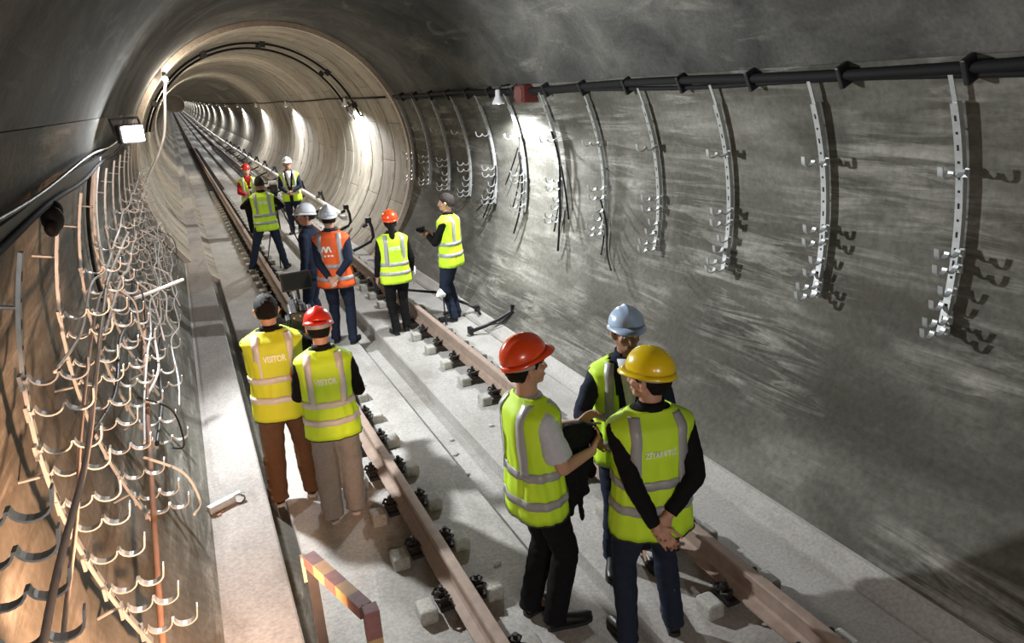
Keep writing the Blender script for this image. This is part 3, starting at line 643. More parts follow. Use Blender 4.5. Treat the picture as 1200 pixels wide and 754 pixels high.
def person(name, label, loc, face, H=1.76, lean=0.0, side=0.0, build=1.0, feet=((-.11, 0, .12), (.11, 0, -.12)), hands=None, elbow=None, head=(0, 0), curl=(.5, .5), handdir=None, palm=None,
           helmet=None, hair=HAIRM, hairlen=.5, skin=0, vest=LIME, tape=SILV, tapes=(.98, 1.12), jacket=BLACKC, short=False, trousers=DENIM, baggy=1.0, shoes=SHOE, sole=SOLEB, text=None, vox=.009, openv=False, shirt=None, collar=None, tapew=.05, pelvis=(0, 0), group='people in the tunnel', thumb=(1, 1), hemz=.78, jlen=.80, tilt=.08, hlift=.006):
    rz = math.atan2(-face[0], face[1]); S = H / 1.76
    root = thing('person', label, 'person', loc, rz, group); root.scale = (S, S, S)
    def T(p):
        p = Vector(p); k = max(0.0, p.z - .90)
        w = min(1, max(0, (p.z - .3) / .6)); 
        return Vector((p.x + side * k + pelvis[0] * w, p.y + lean * k + pelvis[1] * w, p.z - (lean * lean * .35) * k))
    def sect(z): return float(np.interp(z, _sz, _sa)) * build, float(np.interp(z, _sz, _sb)) * build
    # --- joints
    foot = [Vector((feet[0][0], feet[0][1], 0)), Vector((feet[1][0], feet[1][1], 0))]
    hip = [T((-.095, 0, .93)), T((.095, 0, .93))]; ank = [f + Vector((0, -.01, .085)) for f in foot]
    knee = []
    for i in (0, 1):
        d = (hip[i] - ank[i]).length; mid = ank[i].lerp(hip[i], .49); h = math.sqrt(max(0, .435 ** 2 - (d / 2) ** 2)) if d < .87 else .0
        knee.append(mid + Vector((0, 1, 0)) * (h * .9 + .012))
    sho = [T((-.172 * build, -.005, 1.375)), T((.172 * build, -.005, 1.375))]
    if hands is None: hands = ((-.25, .06, .84), (.25, .06, .84))
    wr = [Vector(h) for h in hands]; elb = []
    for i in (0, 1):
        s = -1 if i == 0 else 1; d = wr[i] - sho[i]; L1, L2 = .285, .255
        if d.length > (L1 + L2) * .995: wr[i] = sho[i] + d.normalized() * (L1 + L2) * .995; d = wr[i] - sho[i]
        a = (L1 ** 2 - L2 ** 2 + d.length ** 2) / (2 * d.length); h = math.sqrt(max(0, L1 ** 2 - a * a))
        pole = Vector(elbow[i]) if elbow and elbow[i] else Vector((s * .5, -1, -.25)); dn = d.normalized(); pole = (pole - dn * pole.dot(dn)).normalized()
        elb.append(sho[i] + dn * a + pole * h)
    neck = T((0, -.005, 1.47)); piv = T((0, .0, 1.525))
    HR = Matrix.Translation(piv) @ Matrix.Rotation(head[0], 4, 'Z') @ Matrix.Rotation(head[1], 4, 'X') @ Matrix.Translation(-Vector((0, 0, 1.525)))
    # --- body: one continuous skin
    b = MB()
    zz = list(np.linspace(.88, 1.48, 13)); zz = [z for z in zz]
    b.tube([T((0, 0, z)) for z in zz], 1.0, 20, ell=[(sect(z)[0] * .84, sect(z)[1] * .82) for z in zz], ref=(1, 0, 0))
    b.ell(T((0, -.01, .92)), (.155 * build, .115 * build, .10), 16)
    for i in (0, 1):
        b.cone(hip[i], knee[i], .080 * build, .052, 14); b.cone(knee[i], ank[i], .052, .036, 14); b.cone(ank[i], foot[i] + Vector((0, .10, .03)), .036, .028, 10)
        b.cone(sho[i], elb[i], .052 * build, .040, 14); b.cone(elb[i], wr[i], .040, .027, 14)
        b.cone(T((0, 0, 1.43)), sho[i], .055, .05, 12)
    b.cone(T((0, -.012, 1.42)), HR @ Vector((0, -.005, 1.57)), .062, .056, 16)
    st = len(b.v)
    b.ell((0, -.012, 1.672), (.076, .096, .092), 24); b.ell((0, .012, 1.615), (.064, .082, .085), 20)
    b.cone((0, .062, 1.552), (0, .045, 1.575), .026, .045, 12)                      # chin and jaw
    for s in (-1, 1):
        b.cone((s * .050, .0, 1.585), (s * .018, .066, 1.556), .026, .022, 10)
        b.ell((s * .040, .062, 1.618), (.026, .026, .022), 10)                        # cheekbone
        b.cone((s * .012, .089, 1.662), (s * .045, .074, 1.660), .013, .011, 8)       # brow
        b.ell((s * .082, -.006, 1.628), (.014, .020, .032), 10); b.ell((s * .092, -.014, 1.638), (.011, .020, .024), 8)   # ear
        b.ell((s * .013, .094, 1.606), (.011, .014, .010), 8)
    b.cone((0, .088, 1.652), (0, .112, 1.612), .010, .014, 10)                        # nose
    b.cone((-.018, .088, 1.580), (.018, .088, 1.580), .010, .010, 8); b.cone((-.015, .086, 1.568), (.015, .086, 1.568), .010, .010, 8)
    b.xform(HR, st)
    # hands
    for i in (0, 1):
        s = -1 if i == 0 else 1
        f = Vector(handdir[i]) if handdir and handdir[i] else (wr[i] - elb[i]); f.normalize()
        pn = Vector(palm[i]) if palm and palm[i] else Vector((-s, .1, 0)); pn = (pn - f * pn.dot(f)).normalized()     # palm faces this way
        sd = f.cross(pn)                                                                # towards the little or index finger
        tsd = 1 if sd.dot(Vector((0, 1, .2))) > 0 else -1; tsd *= thumb[i]
        W = wr[i]; c = curl[i]
        b.tube([W - f * .02, W + f * .02, W + f * .055, W + f * .092], [.024, .033, .042, .040], 12, ell=[(.9, .9), (.55, 1.0), (.42, 1.0), (.34, .98)], ref=pn)
        for k in range(4):
            o0 = (1.5 - k) * .0205 * tsd; base = W + f * (.088 - .006 * abs(k - 1.2)) + sd * o0
            L = [.070, .078, .073, .057][k]; r = [.0088, .0090, .0086, .0076][k]; p = base; ang = .15 + .25 * c
            for q_, (fr, rr) in enumerate(((.46, 1.0), (.30, .92), (.24, .82))):
                ang_ = ang; dr = f * math.cos(ang_) + pn * math.sin(ang_) + sd * (.05 * (1.5 - k) * tsd); e = p + dr.normalized() * L * fr; b.cone(p, e, r * rr, r * rr * .94, 8); p = e; ang += .25 + .75 * c
        p = W + f * .025 + sd * (.030 * tsd); dr = (f * .75 + sd * (.62 * tsd) + pn * .35).normalized(); e = p + dr * .042; b.cone(p, e, .0125, .0105, 8)
        dr = (f * .9 + sd * (.28 * tsd) + pn * (.35 + .2 * c)).normalized(); e2 = e + dr * .032; b.cone(e, e2, .0105, .0088, 8); e3 = e2 + (dr + pn * .3 * c).normalized() * .024; b.cone(e2, e3, .0092, .0075, 8)
    bd = bake(b, 'body', SKIN[skin], vox, 2, root)
    # lips, eyes, brows
    fm = MB()
    for s in (-1, 1):
        fm.ell((s * .031, .0865, 1.645), (.0135, .010, .0075), 10, 0); fm.ell((s * .031, .0945, 1.645), (.0045, .003, .0045), 8, 1)
        fm.cone((s * .016, .0985, 1.669), (s * .046, .0835, 1.668), .0032, .0025, 6, 2)
    fm.cone((-.018, .0965, 1.579), (.018, .0965, 1.579), .005, .005, 6, 3); fm.cone((-.014, .094, 1.571), (.014, .094, 1.571), .006, .006, 6, 3)
    fm.xform(HR); o = fm.build('eyes_and_lips', [EYEW, EYED, hair, LIP], bd, True)
    # hair
    hm = MB(); nu, nv = 36, 14; V = []
    for v in range(nv + 1):
        for u in range(nu):
            a = 2 * math.pi * u / nu; fr = math.sin(a)             # fr=1 front, -1 back
            back_ = min(1, max(0, (-fr - .05) / .35)); low = -.10 - (.25 + .85 * min(1, hairlen)) * back_ - (.22 if .22 < fr < .42 else 0) + (.50 if helmet is None else (.36 if hairlen < .7 else .24)) * max(0, (fr - .3) / .7) ** .8
            el = math.pi / 2 - (math.pi / 2 - low) * v / nv
            k = 1.0 + .05 * mnoise.noise(Vector((math.cos(a) * 4, fr * 4, el * 4))) + .04 * mnoise.noise(Vector((math.cos(a) * 11, fr * 11, el * 8))) + (.05 * hairlen if el < .45 else 0)
            ce = math.cos(el) if el > 0 else math.cos(el) ** .45
            V.append((.0865 * k * ce * math.cos(a), -.014 + .107 * k * ce * fr, 1.667 + .104 * k * math.sin(el)))
    Fc = [(v * nu + u, (v + 1) * nu + u, (v + 1) * nu + (u + 1) % nu, v * nu + (u + 1) % nu) for v in range(nv) for u in range(nu)]
    hm.add(V, Fc); 
    if helmet is not None and .7 <= hairlen < .8:                   # fringe pushed out under the helmet front
        for q_ in range(9): a = math.radians(20 + 17.5 * q_); hm.cone((.078 * math.cos(a), -.014 + .098 * math.sin(a), 1.712), (.086 * math.cos(a), -.014 + .112 * math.sin(a), 1.682 - .012 * abs(math.cos(a))), .018, .010, 8)
    if hairlen > 1.2:                                               # long hair down the back
        hm.cone((0, -.085, 1.62), (.0, -.095, 1.40), .055, .035, 12)
    hm.xform(HR); ho = hm.build('hair', hair, root, True); md = ho.modifiers.new('t', 'SOLIDIFY'); md.thickness = .012; md.offset = -1
    # helmet
    if helmet is not None:
        hs = MB(); nu, nv = 40, 12; V = []
        cz = 1.685 + hlift
        for v in range(nv + 1):
            el = math.pi / 2 * (1 - v / nv)
            for u in range(nu):
                a = 2 * math.pi * u / nu; x, y = math.cos(el) * math.cos(a), math.cos(el) * math.sin(a)
                ridge = .010 * math.exp(-(x / .16) ** 2) * (math.sin(el) ** .5) + .004 * math.exp(-((abs(x) - .42) / .10) ** 2) * math.sin(el)
                V.append((x * .109, -.012 + y * .132, cz + (.116 + ridge) * math.sin(el) ** .92))
        Fc = [(v * nu + u, (v + 1) * nu + u, (v + 1) * nu + (u + 1) % nu, v * nu + (u + 1) % nu) for v in range(nv) for u in range(nu)]
        hs.add(V, Fc)
        HT = HR @ Matrix.Translation((0, 0, cz)) @ Matrix.Rotation(tilt, 4, 'X') @ Matrix.Translation((0, 0, -cz))
        hs.xform(HT); hob = hs.build('helmet', helmet, root, True); md = hob.modifiers.new('t', 'SOLIDIFY'); md.thickness = .006; md.offset = -1
        bm_ = MB(); V = []
        for u in range(nu):
            a = 2 * math.pi * u / nu; c_, s_ = math.cos(a), math.sin(a); out = .008 + .036 * max(0, s_) ** 3; dr = -.014 - .014 * max(0, s_) ** 2 - .012 * max(0, -s_) ** 2
            V += [(c_ * .107, -.012 + s_ * .130, cz + .008), (c_ * (.109 + out), -.012 + s_ * (.132 + out), cz + dr), (c_ * (.109 + out), -.012 + s_ * (.132 + out), cz + dr - .006), (c_ * .106, -.012 + s_ * .129, cz - .006)]
        bm_.add(V, [(u * 4 + j, ((u + 1) % nu) * 4 + j, ((u + 1) % nu) * 4 + (j + 1) % 4, u * 4 + (j + 1) % 4) for u in range(nu) for j in range(4)])
        bm_.xform(HT); bm_.build('brim', helmet, hob, True)
        sb = MB(); pts = [(.098 * math.cos(a), -.012 + .118 * math.sin(a), 1.672 - .012 * max(0, -math.sin(a))) for a in np.linspace(math.radians(170), math.radians(370), 20)]
        sb.strip(pts, .030, .004, [(math.cos(a), math.sin(a), 0) for a in np.linspace(math.radians(170), math.radians(370), 20)]); sb.xform(HR); sb.build('headband', STRAP, hob)
    # --- trousers
    t_ = MB(); t_.tube([T((0, 0, z)) for z in (.84, .90, .97, 1.04)], 1, 20, ell=[(sect(.9)[0] * .84, .118 * build), (sect(.95)[0] * .86, .122 * build), (sect(.98)[0] * .85, .118 * build), (sect(1.05)[0] * .86, .110 * build)], ref=(1, 0, 0))
    for i in (0, 1):
        k1, k2 = knee[i], ank[i]
        cuff = k2 + Vector((0, -.005, -.035))
        pts = [hip[i] + Vector((0, -.005, .03)), hip[i].lerp(k1, .3), hip[i].lerp(k1, .7), k1, k1.lerp(k2, .4), k1.lerp(k2, .8), k2, cuff]
        t_.tube(pts, [.100 * build, .098 * build, .082 * build * (1 + .5 * (baggy - 1)), .070 * baggy, .068 * baggy, .061 * baggy, .060 * baggy, .062 * baggy], 16)
    bake(t_, 'trousers', trousers, max(vox, .009), 4, root, .007 * (1 + .6 * (baggy - 1)), 11)
    # --- jacket or shirt
    j_ = MB(); zz = [jlen + .02, .90, 1.0, 1.08, 1.2, 1.3, 1.36, 1.40, 1.435, 1.465, 1.49]
    j_.tube([T((0, 0, z)) for z in zz], 1, 22, ell=[(sect(z)[0] * .93, sect(z)[1] * .93) for z in zz], ref=(1, 0, 0))
    for i in (0, 1):
        if short: e = sho[i].lerp(elb[i], .78); j_.ell(sho[i], (.070 * build,) * 3, 14); j_.tube([sho[i], sho[i].lerp(elb[i], .4), e], [.069 * build, .074 * build, .079 * build], 14)
        else:
            cuffp = elb[i].lerp(wr[i], .93)
            dA_, dB_ = (elb[i] - sho[i]).normalized(), (wr[i] - elb[i]).normalized()
            j_.ell(sho[i], (.061 * build,) * 3, 14); j_.ell(elb[i], (.051,) * 3, 12); j_.tube([sho[i], sho[i].lerp(elb[i], .35), sho[i].lerp(elb[i], .8), elb[i]], [.060 * build, .060 * build, .054 * build, .051], 14); j_.tube([elb[i], elb[i].lerp(wr[i], .3), elb[i].lerp(wr[i], .65), cuffp], [.051, .048, .043, .040], 14)
    bake(j_, 'jacket' if not short else 't_shirt', jacket, max(vox, .009), 3, root, .006, 13)
    if collar is not None or not short:
        cb = MB(); cpts = []
        for a in np.linspace(math.radians(120), math.radians(420), 22):
            cpts.append(tuple(T((.070 * math.cos(a), -.010 + .066 * math.sin(a), 1.505 - .02 * max(0, math.sin(a))))))
        cb.strip(cpts, .045, .008, [(math.cos(a), math.sin(a), .25) for a in np.linspace(math.radians(120), math.radians(420), 22)]); cb.build('collar', collar or jacket, root, True)
    if shirt is not None:                                            # shirt front and tie seen in the open collar
        sm = MB(); g = []
        for z in np.linspace(1.12, 1.485, 8):
            wv = .012 + .055 * (z - 1.12) / .365
            for x in (-wv, 0, wv): a_, b_ = sect(z); g.append(T((x, b_ * .945 * math.sqrt(max(0, 1 - (x / a_) ** 2)) + .002, z)))
        sm.add(g, [(i * 3 + j, i * 3 + j + 1, i * 3 + j + 4, i * 3 + j + 3) for i in range(7) for j in range(2)]); so = sm.build('shirt_front', shirt, root, True); md = so.modifiers.new('t', 'SOLIDIFY'); md.thickness = .004
    # --- shoes
    for i in (0, 1):
        yaw = feet[i][2]; sh = MB(); so_ = MB()
        P = [(-.055, .030, .030), (-.03, .036, .055), (.03, .037, .062), (.09, .040, .046), (.15, .044, .034), (.195, .036, .026), (.215, .018, .020)]
        sh.tube([(0, y, .018 + h / 2 + .002) for y, w, h in P], 1, 14, ell=[(w, h / 2 + .012) for y, w, h in P], ref=(1, 0, 0))
        sh.tube([(0, -.015, .05), (0, -.018, .105)], [.040, .042], 12)
        V = []
        out = [(-.062, .018), (-.05, .034), (.03, .038), (.10, .045), (.17, .044), (.21, .028), (.222, .010)]
        ring = [(w, y) for y, w in out] + [(-w, y) for y, w in reversed(out)]
        V = [(x, y, 0) for x, y in ring] + [(x, y, .024) for x, y in ring]; n = len(ring)
        so_.add(V, [tuple(range(n - 1, -1, -1)), tuple(range(n, 2 * n))] + [(j, (j + 1) % n, n + (j + 1) % n, n + j) for j in range(n)])
        M = Matrix.Translation(foot[i]) @ Matrix.Rotation(yaw, 4, 'Z'); sh.xform(M); so_.xform(M)
        so1 = sh.build('shoe', shoes, root, True); so_.build('sole', sole, so1)
    # --- vest
    if vest is not None:
        zz = list(np.linspace(hemz, 1.36, 15)) + [1.38, 1.40, 1.413, 1.425, 1.436, 1.447, 1.458, 1.468, 1.478, 1.488]
        nu = 84; ex = 2.25; vm = MB(); grid = {}; V = []; infl = 1.03
        seed = loc[0] * 7.3 + loc[1] * 3.1
        def vp(u, z, off=0.0):
            a_, b_ = sect(z); a_ = (a_ * infl + off); b_ = (b_ * infl + off); c_, s_ = math.cos(u), math.sin(u)
            flare = max(0, (1.0 - z)) * .05 + .018 * math.exp(-((z - 1.41) / .045) ** 2); a_ += flare; b_ += flare * .6
            x = a_ * math.copysign(abs(c_) ** (2 / ex), c_); y = b_ * math.copysign(abs(s_) ** (2 / ex), s_)
            w = .010 * mnoise.noise(Vector((u * 2.2 + seed, z * 3.0, 0))) + .011 * mnoise.noise(Vector((u * 4 + seed, z * 5, 3.))) + .004 * mnoise.noise(Vector((u * 9 + seed, z * 22 + math.cos(u) * 5, 9.)))
            w *= min(1, max(.15, (1.47 - z) / .25))
            return T((x + c_ * w, y + s_ * w, z))
        keep = lambda u, z: not (math.sin(u) > .2 and abs(sect(z)[0] * math.copysign(abs(math.cos(u)) ** (2 / ex), math.cos(u))) < ((.004 + .075 * max(0, (z - 1.18) / .3)) if not openv else (.035 + .07 * max(0, (z - 1.0) / .45))))
        for zi, z in enumerate(zz):
            for ui in range(nu): grid[(ui, zi)] = len(V); V.append(vp(2 * math.pi * ui / nu, z))
        Fc = []
        for zi in range(len(zz) - 1):
            for ui in range(nu):
                um = 2 * math.pi * (ui + .5) / nu
                if keep(um, .5 * (zz[zi] + zz[zi + 1])): Fc.append((grid[(ui, zi)], grid[((ui + 1) % nu, zi)], grid[((ui + 1) % nu, zi + 1)], grid[(ui, zi + 1)]))
        vm.add(V, Fc); vo = vm.build('safety_vest', vest, root, True); md = vo.modifiers.new('t', 'SOLIDIFY'); md.thickness = .007; md.offset = -1
        # tapes
        for zt in tapes:
            tm = MB(); rows = [zt - tapew / 2, zt, zt + tapew / 2]; V = [vp(2 * math.pi * u / nu, z, .0065) for z in rows for u in range(nu)]
            tm.add(V, [(r * nu + u, r * nu + (u + 1) % nu, (r + 1) * nu + (u + 1) % nu, (r + 1) * nu + u) for r in range(2) for u in range(nu) if keep(2 * math.pi * (u + .5) / nu, rows[r])])
            to = tm.build('reflective_tape', tape, vo, True); md = to.modifiers.new('t', 'SOLIDIFY'); md.thickness = .002; md.offset = -1
        zlow = max(tapes)
        for sx in (-1, 1):
            for fb in (-1, 1):
                tm = MB(); rows = list(np.linspace(zlow, 1.40, 12)) + [1.413, 1.425, 1.436, 1.447, 1.458, 1.466]; V = []; cnt = 0
                for z in rows:
                    a_, b_ = sect(z); a_ *= infl
                    row = []
                    for dx in (-tapew / 2, 0, tapew / 2):
                        xc = sx * (.118 - .02 * max(0, (z - 1.3) / .2)) * build + dx; q = min(.999, abs(xc) / a_); cu = q ** (ex / 2); u = math.acos(min(1, cu)); u = u if xc > 0 else math.pi - u; u = u * fb if fb > 0 else -u
                        row.append(vp(u, z, .0065))
                    V += row; cnt += 1
                tm.add(V, [(i * 3 + j, i * 3 + j + 1, i * 3 + j + 4, i * 3 + j + 3) for i in range(cnt - 1) for j in range(2)])
                to = tm.build('reflective_tape', tape, vo, True); md = to.modifiers.new('t', 'SOLIDIFY'); md.thickness = .002; md.offset = 0
        # dark binding along the hem
        hm_ = MB(); ring = [vp(2 * math.pi * u / nu, hemz, .002) for u in range(nu)]; hm_.tube(ring + [ring[0]], .004, 5, cap=False); hm_.build('binding', HEM, vo)
        def on_back(x, z, off=.009):
            a_, b_ = sect(z); q = min(.99, abs(x) / (a_ * infl)); u = math.acos(q ** (ex / 2)); u = u if x > 0 else math.pi - u
            return vp(-u, z, off)
        if text:
            tx, size, zc, kind = text
            if kind == 'text':
                def glyphs(body):
                    cu = bpy.data.curves.new('t', 'FONT'); cu.body = body; cu.size = size; cu.resolution_u = 3; cu.offset = size * .03
                    to = bpy.data.objects.new('t', cu); COL.objects.link(to); dg = bpy.context.evaluated_depsgraph_get(); g_ = bpy.data.meshes.new_from_object(to.evaluated_get(dg)); bpy.data.objects.remove(to); bpy.data.curves.remove(cu); return g_
                lay = MB(); xpen = 0.0
                import re
                for part in re.split('(\u018f)', tx):
                    if not part: continue
                    g_ = glyphs('e' if part == '\u018f' else part); co = [v.co.copy() for v in g_.vertices]; fs = [tuple(p.vertices) for p in g_.polygons]
                    x0_, x1_ = min(c.x for c in co), max(c.x for c in co)
                    if part == '\u018f':
                        y0_, y1_ = min(c.y for c in co), max(c.y for c in co); kk = size * .75 / (y1_ - y0_); w_ = (x1_ - x0_) * 1.35
                        pts = [(xpen + w_ - (c.x - x0_) * 1.35, (y1_ - c.y) * kk, 0) for c in co]; adv = w_
                    else:
                        pts = [(xpen + c.x - x0_, c.y, 0) for c in co]; adv = x1_ - x0_
                    lay.add(pts, fs); xpen += adv + size * .10
                hw_ = (xpen - size * .10) / 2; lay.v = [(p[0] - hw_, p[1], p[2]) for p in lay.v]; tm = lay.mesh('lettering', [])if False else None
                tm = bpy.data.meshes.new('lettering'); tm.from_pydata(lay.v, [], lay.f)
                bmx = bmesh.new(); bmx.from_mesh(tm); bmesh.ops.triangulate(bmx, faces=bmx.faces[:]); bmesh.ops.subdivide_edges(bmx, edges=[e for e in bmx.edges if e.calc_length() > .02], cuts=1); bmx.to_mesh(tm); bmx.free()
                for v in tm.vertices: v.co = on_back(v.co.x, zc + v.co.y * 1.6)
                tm.materials.append(LETTER); link('lettering', tm, vo)
            else:                                                     # slanted double-peak emblem with a row of small marks
                em = MB()
                def poly(pts): em.add([on_back(x, zc + z) for x, z in pts], [tuple(range(len(pts)))])
                for x in (-.085, -.03): poly([(x - .022, -.03), (x, -.03), (x + .028, .045), (x + .006, .045)]); poly([(x + .016, .045), (x + .034, .045), (x + .058, -.03), (x + .036, -.03)])
                poly([(.05, -.03), (.066, -.03), (.066, -.012), (.05, -.012)])
                for x in (-.07, -.03, .01): poly([(x, -.085), (x + .026, -.085), (x + .026, -.062), (x, -.062)])
                em.build('emblem', LETTER, vo)
    root['_dbg'] = 0; del root['_dbg']
    return dict(root=root, wr=wr, elb=elb, S=S, vo=None, HR=HR, M=Matrix.Translation(loc) @ Matrix.Rotation(rz, 4, 'Z') @ Matrix.Scale(S, 4))

def facing(p, tgt): d = (tgt[0] - p[0], tgt[1] - p[1]); n = math.hypot(*d); return (d[0] / n, d[1] / n)
CAMP = (-1.902, 0)

# two visitors with the camera, seen from behind
P1 = person('p', 'cameraman in a warm-lit lime visitor vest and brown trousers, seen from behind', (-1.50, 5.60, FLOOR), (.08, 1), H=1.74, lean=.06, feet=((-.15, -.02, .25), (.13, .02, -.5)), hands=((.06, .36, 1.24), (.30, .36, 1.27)), elbow=((-.5, -.3, -1), (.8, -.3, -.8)), handdir=((.2, .6, .7), (-.1, .6, .7)), palm=((.8, -.2, .2), (-.8, -.2, .2)), curl=(.9, .9),
            hair=HAIRM, hairlen=.55, vest=LIME_WARM, tape=SILVW, tapes=(.96, 1.12), trousers=BROWN, baggy=1.3, shoes=SHOE, sole=SOLE, text=('VISITOR', .044, 1.27, 'text'), build=1.06, vox=.008)
P2 = person('p', 'visitor in a red helmet and grey trousers, seen from behind', (-1.205, 5.12, FLOOR), (.18, 1), H=1.66, tilt=-.14, lean=.05, feet=((-.10, -.02, .3), (.09, .06, -.15)), hands=((-.08, .26, 1.04), (.12, .26, 1.06)), elbow=((-.7, -.4, -.9), (.5, -.4, -1)), curl=(.7, .7), handdir=((.4, .8, .2), (-.4, .8, .2)),
            head=(-.1, -.18), helmet=H_RED, hair=HAIRM, hairlen=.8, vest=LIME, tape=SILVW, tapes=(.93, 1.07), trousers=GREY, baggy=1.42, shoes=SHOEG, sole=SOLE, text=('VISITOR', .044, 1.24, 'text'), vox=.008)
# the trio at right
P9 = person('p', 'young man in a red-orange helmet and pale t-shirt with a jacket over his arm', (-.37, 3.36, FLOOR), (1, .05), H=1.80, lean=-.02, feet=((-.09, -.02, .25), (.10, .04, -.2)), tilt=.24, hlift=.022, hands=((-.10, .36, 1.16), (.13, .30, 1.10)), elbow=((-.6, -.6, -.9), (.5, -.6, -1)), handdir=((.2, .8, .5), (-.4, .7, .6)), palm=((1, 0, -.3), (-.6, -.5, .5)), curl=(.55, .5),
            helmet=H_ORANGE, head=(-.05, .03), hair=HAIRM, hairlen=.75, vest=LIME, tape=SILV, tapes=(.90, 1.06), jacket=TEE, short=True, trousers=BLACKC, baggy=1.15, shoes=SHOE, sole=SOLEB, vox=.006, build=.98)
P10 = person('p', 'man in a pale blue helmet and navy suit facing the camera', tilt=.2, loc=(.42, 3.62, FLOOR), face=facing((.42, 3.62), (-.9, .6)), H=1.765, feet=((-.12, 0, .2), (.12, .05, -.15)), hands=((-.14, .34, 1.06), (.22, .34, 1.08)), elbow=((-.7, -.5, -.6), (.8, -.5, -.6)), handdir=((.25, .9, .1), (.2, .95, .1)), palm=((.6, 0, .8), (-.7, 0, .7)), curl=(.2, .15), head=(.12, -.12),
            helmet=H_BLUE, hair=HAIRM, hairlen=.4, skin=1, vest=LIME, tape=SILV, tapes=(.94, 1.12), jacket=NAVY, trousers=NAVY, shirt=SHIRT, openv=True, shoes=SHOE, vox=.007, build=1.06)
P11 = person('p', 'man in a yellow helmet with hands clasped behind his back', (.10, 2.90, FLOOR), (.22, .97), H=1.78, feet=((-.14, 0, .15), (.16, .05, -.2)), hands=((-.05, -.215, .90), (.02, -.19, .945)), elbow=((-1, -.45, -.1), (1, -.4, -.1)), handdir=((.55, -.25, -.8), (-.45, -.25, -.85)), palm=((-.1, -1, .2), (0, -1, .2)), curl=(.8, .75),
             head=(.75, -.06), helmet=H_YEL, hair=HAIRM, hairlen=.9, vest=LIME, tape=SILV, tapes=(.96, 1.10), trousers=DENIM, shoes=SHOE, text=('Z\u0130YAR\u018fT\u00c7\u0130', .029, 1.27, 'text'), vox=.006, build=1.04)
# the group in the middle
P3 = person('p', 'man in an orange vest and white helmet with hands behind his back', (-.31, 9.35, FLOOR), (.40, .92), H=1.80, feet=((-.12, .06, .15), (.12, -.03, -.15)), hands=((-.03, -.21, .92), (.06, -.19, .94)), elbow=((-1, -.45, -.1), (1, -.4, -.1)), handdir=((.5, -.3, -.8), (-.5, -.3, -.8)), palm=((0, -1, .2), (0, -1, .2)), curl=(.8, .8),
            helmet=H_WHITE, head=(.35, 0), vest=ORANGE, tape=SILV, tapes=(.90, 1.06), jacket=NAVY, trousers=NAVY, text=('', .1, 1.27, 'emblem'), vox=.01, build=1.05)
P3b = person('p', 'man in a dark suit and white helmet, half hidden behind the orange vest', (-.50, 9.95, FLOOR), (-.75, .45), H=1.77, feet=((-.1, 0, .15), (.1, 0, -.15)), helmet=H_WHITE, head=(.5, 0), vest=None, jacket=NAVY, trousers=NAVY, shirt=SHIRT, skin=1, vox=.011)
P4 = person('p', 'woman in an orange helmet and lime vest holding papers', (.46, 9.28, FLOOR), (.06, 1), H=1.66, feet=((-.08, 0, .2), (.10, .12, -.1)), hands=((-.25, .10, .84), (.26, .14, .88)), helmet=H_ORANGE, head=(-.1, 0), hair=HAIRM, hairlen=1.3, vest=LIME, tape=SILV, tapes=(.93, 1.06), trousers=BLACKC, text=('VISITOR', .044, 1.26, 'text'), vox=.011, build=1.0)
P5 = person('p', 'bareheaded man in black with a lime vest standing by the right wall', (1.33, 9.50, FLOOR), (-.75, .66), H=1.79, feet=((-.10, 0, .2), (.10, .03, -.15)), hands=((-.04, .30, 1.20), (.08, .30, 1.18)), elbow=((-.8, -.5, -.8), (.8, -.5, -.8)), handdir=((.5, .7, .5), (-.5, .7, .5)), curl=(.9, .9), hair=HAIRG, hairlen=.55, vest=LIME, tape=SILV, tapes=(.95, 1.10), trousers=DENIM, vox=.009, head=(.1, -.05))
# the filming group further down
P6 = person('p', 'cameraman with legs apart behind the tripod, seen from behind', (-.60, 14.55, FLOOR), (.10, 1), H=1.80, lean=.04, feet=((-.38, -.05, .35), (.24, .05, -.35)), hands=((-.20, .36, 1.22), (.20, .34, 1.10)), elbow=((-1, -.2, -.4), (1, -.2, -.4)), curl=(.8, .8), hair=HAIRG, hairlen=.3, skin=1, vest=LIME, tape=SILV, tapes=(.93, 1.07), trousers=DENIM, text=('VISITOR', .046, 1.28, 'text'), vox=.011, pelvis=(0, 0))
P7 = person('p', 'reporter in a red jacket and red helmet facing the camera', (-.48, 18.75, FLOOR), facing((-.48, 18.75), (-1.0, 10)), H=1.72, feet=((-.08, 0, .2), (.08, 0, -.2)), hands=((-.10, .30, 1.06), (.08, .32, 1.08)), elbow=((-.9, -.5, -.5), (.9, -.5, -.5)), curl=(.8, .8), helmet=H_RED, hairlen=.8, skin=0, vest=LIME, tape=SILVW, jacket=REDC, trousers=BLACKC, vox=.012)
P8 = person('p', 'man in a white helmet and dark suit with hands clasped in front', (.46, 18.5, FLOOR), facing((.46, 18.5), (-1.1, 12)), H=1.80, feet=((-.10, 0, .2), (.10, .02, -.2)), hands=((-.05, .26, 1.02), (.05, .26, 1.00)), elbow=((-1, -.3, -.4), (1, -.3, -.4)), curl=(.7, .7), helmet=H_WHITE, skin=1, vest=LIME, tape=SILVW, jacket=NAVY, trousers=NAVY, shirt=SHIRT, openv=True, vox=.012, build=1.05)

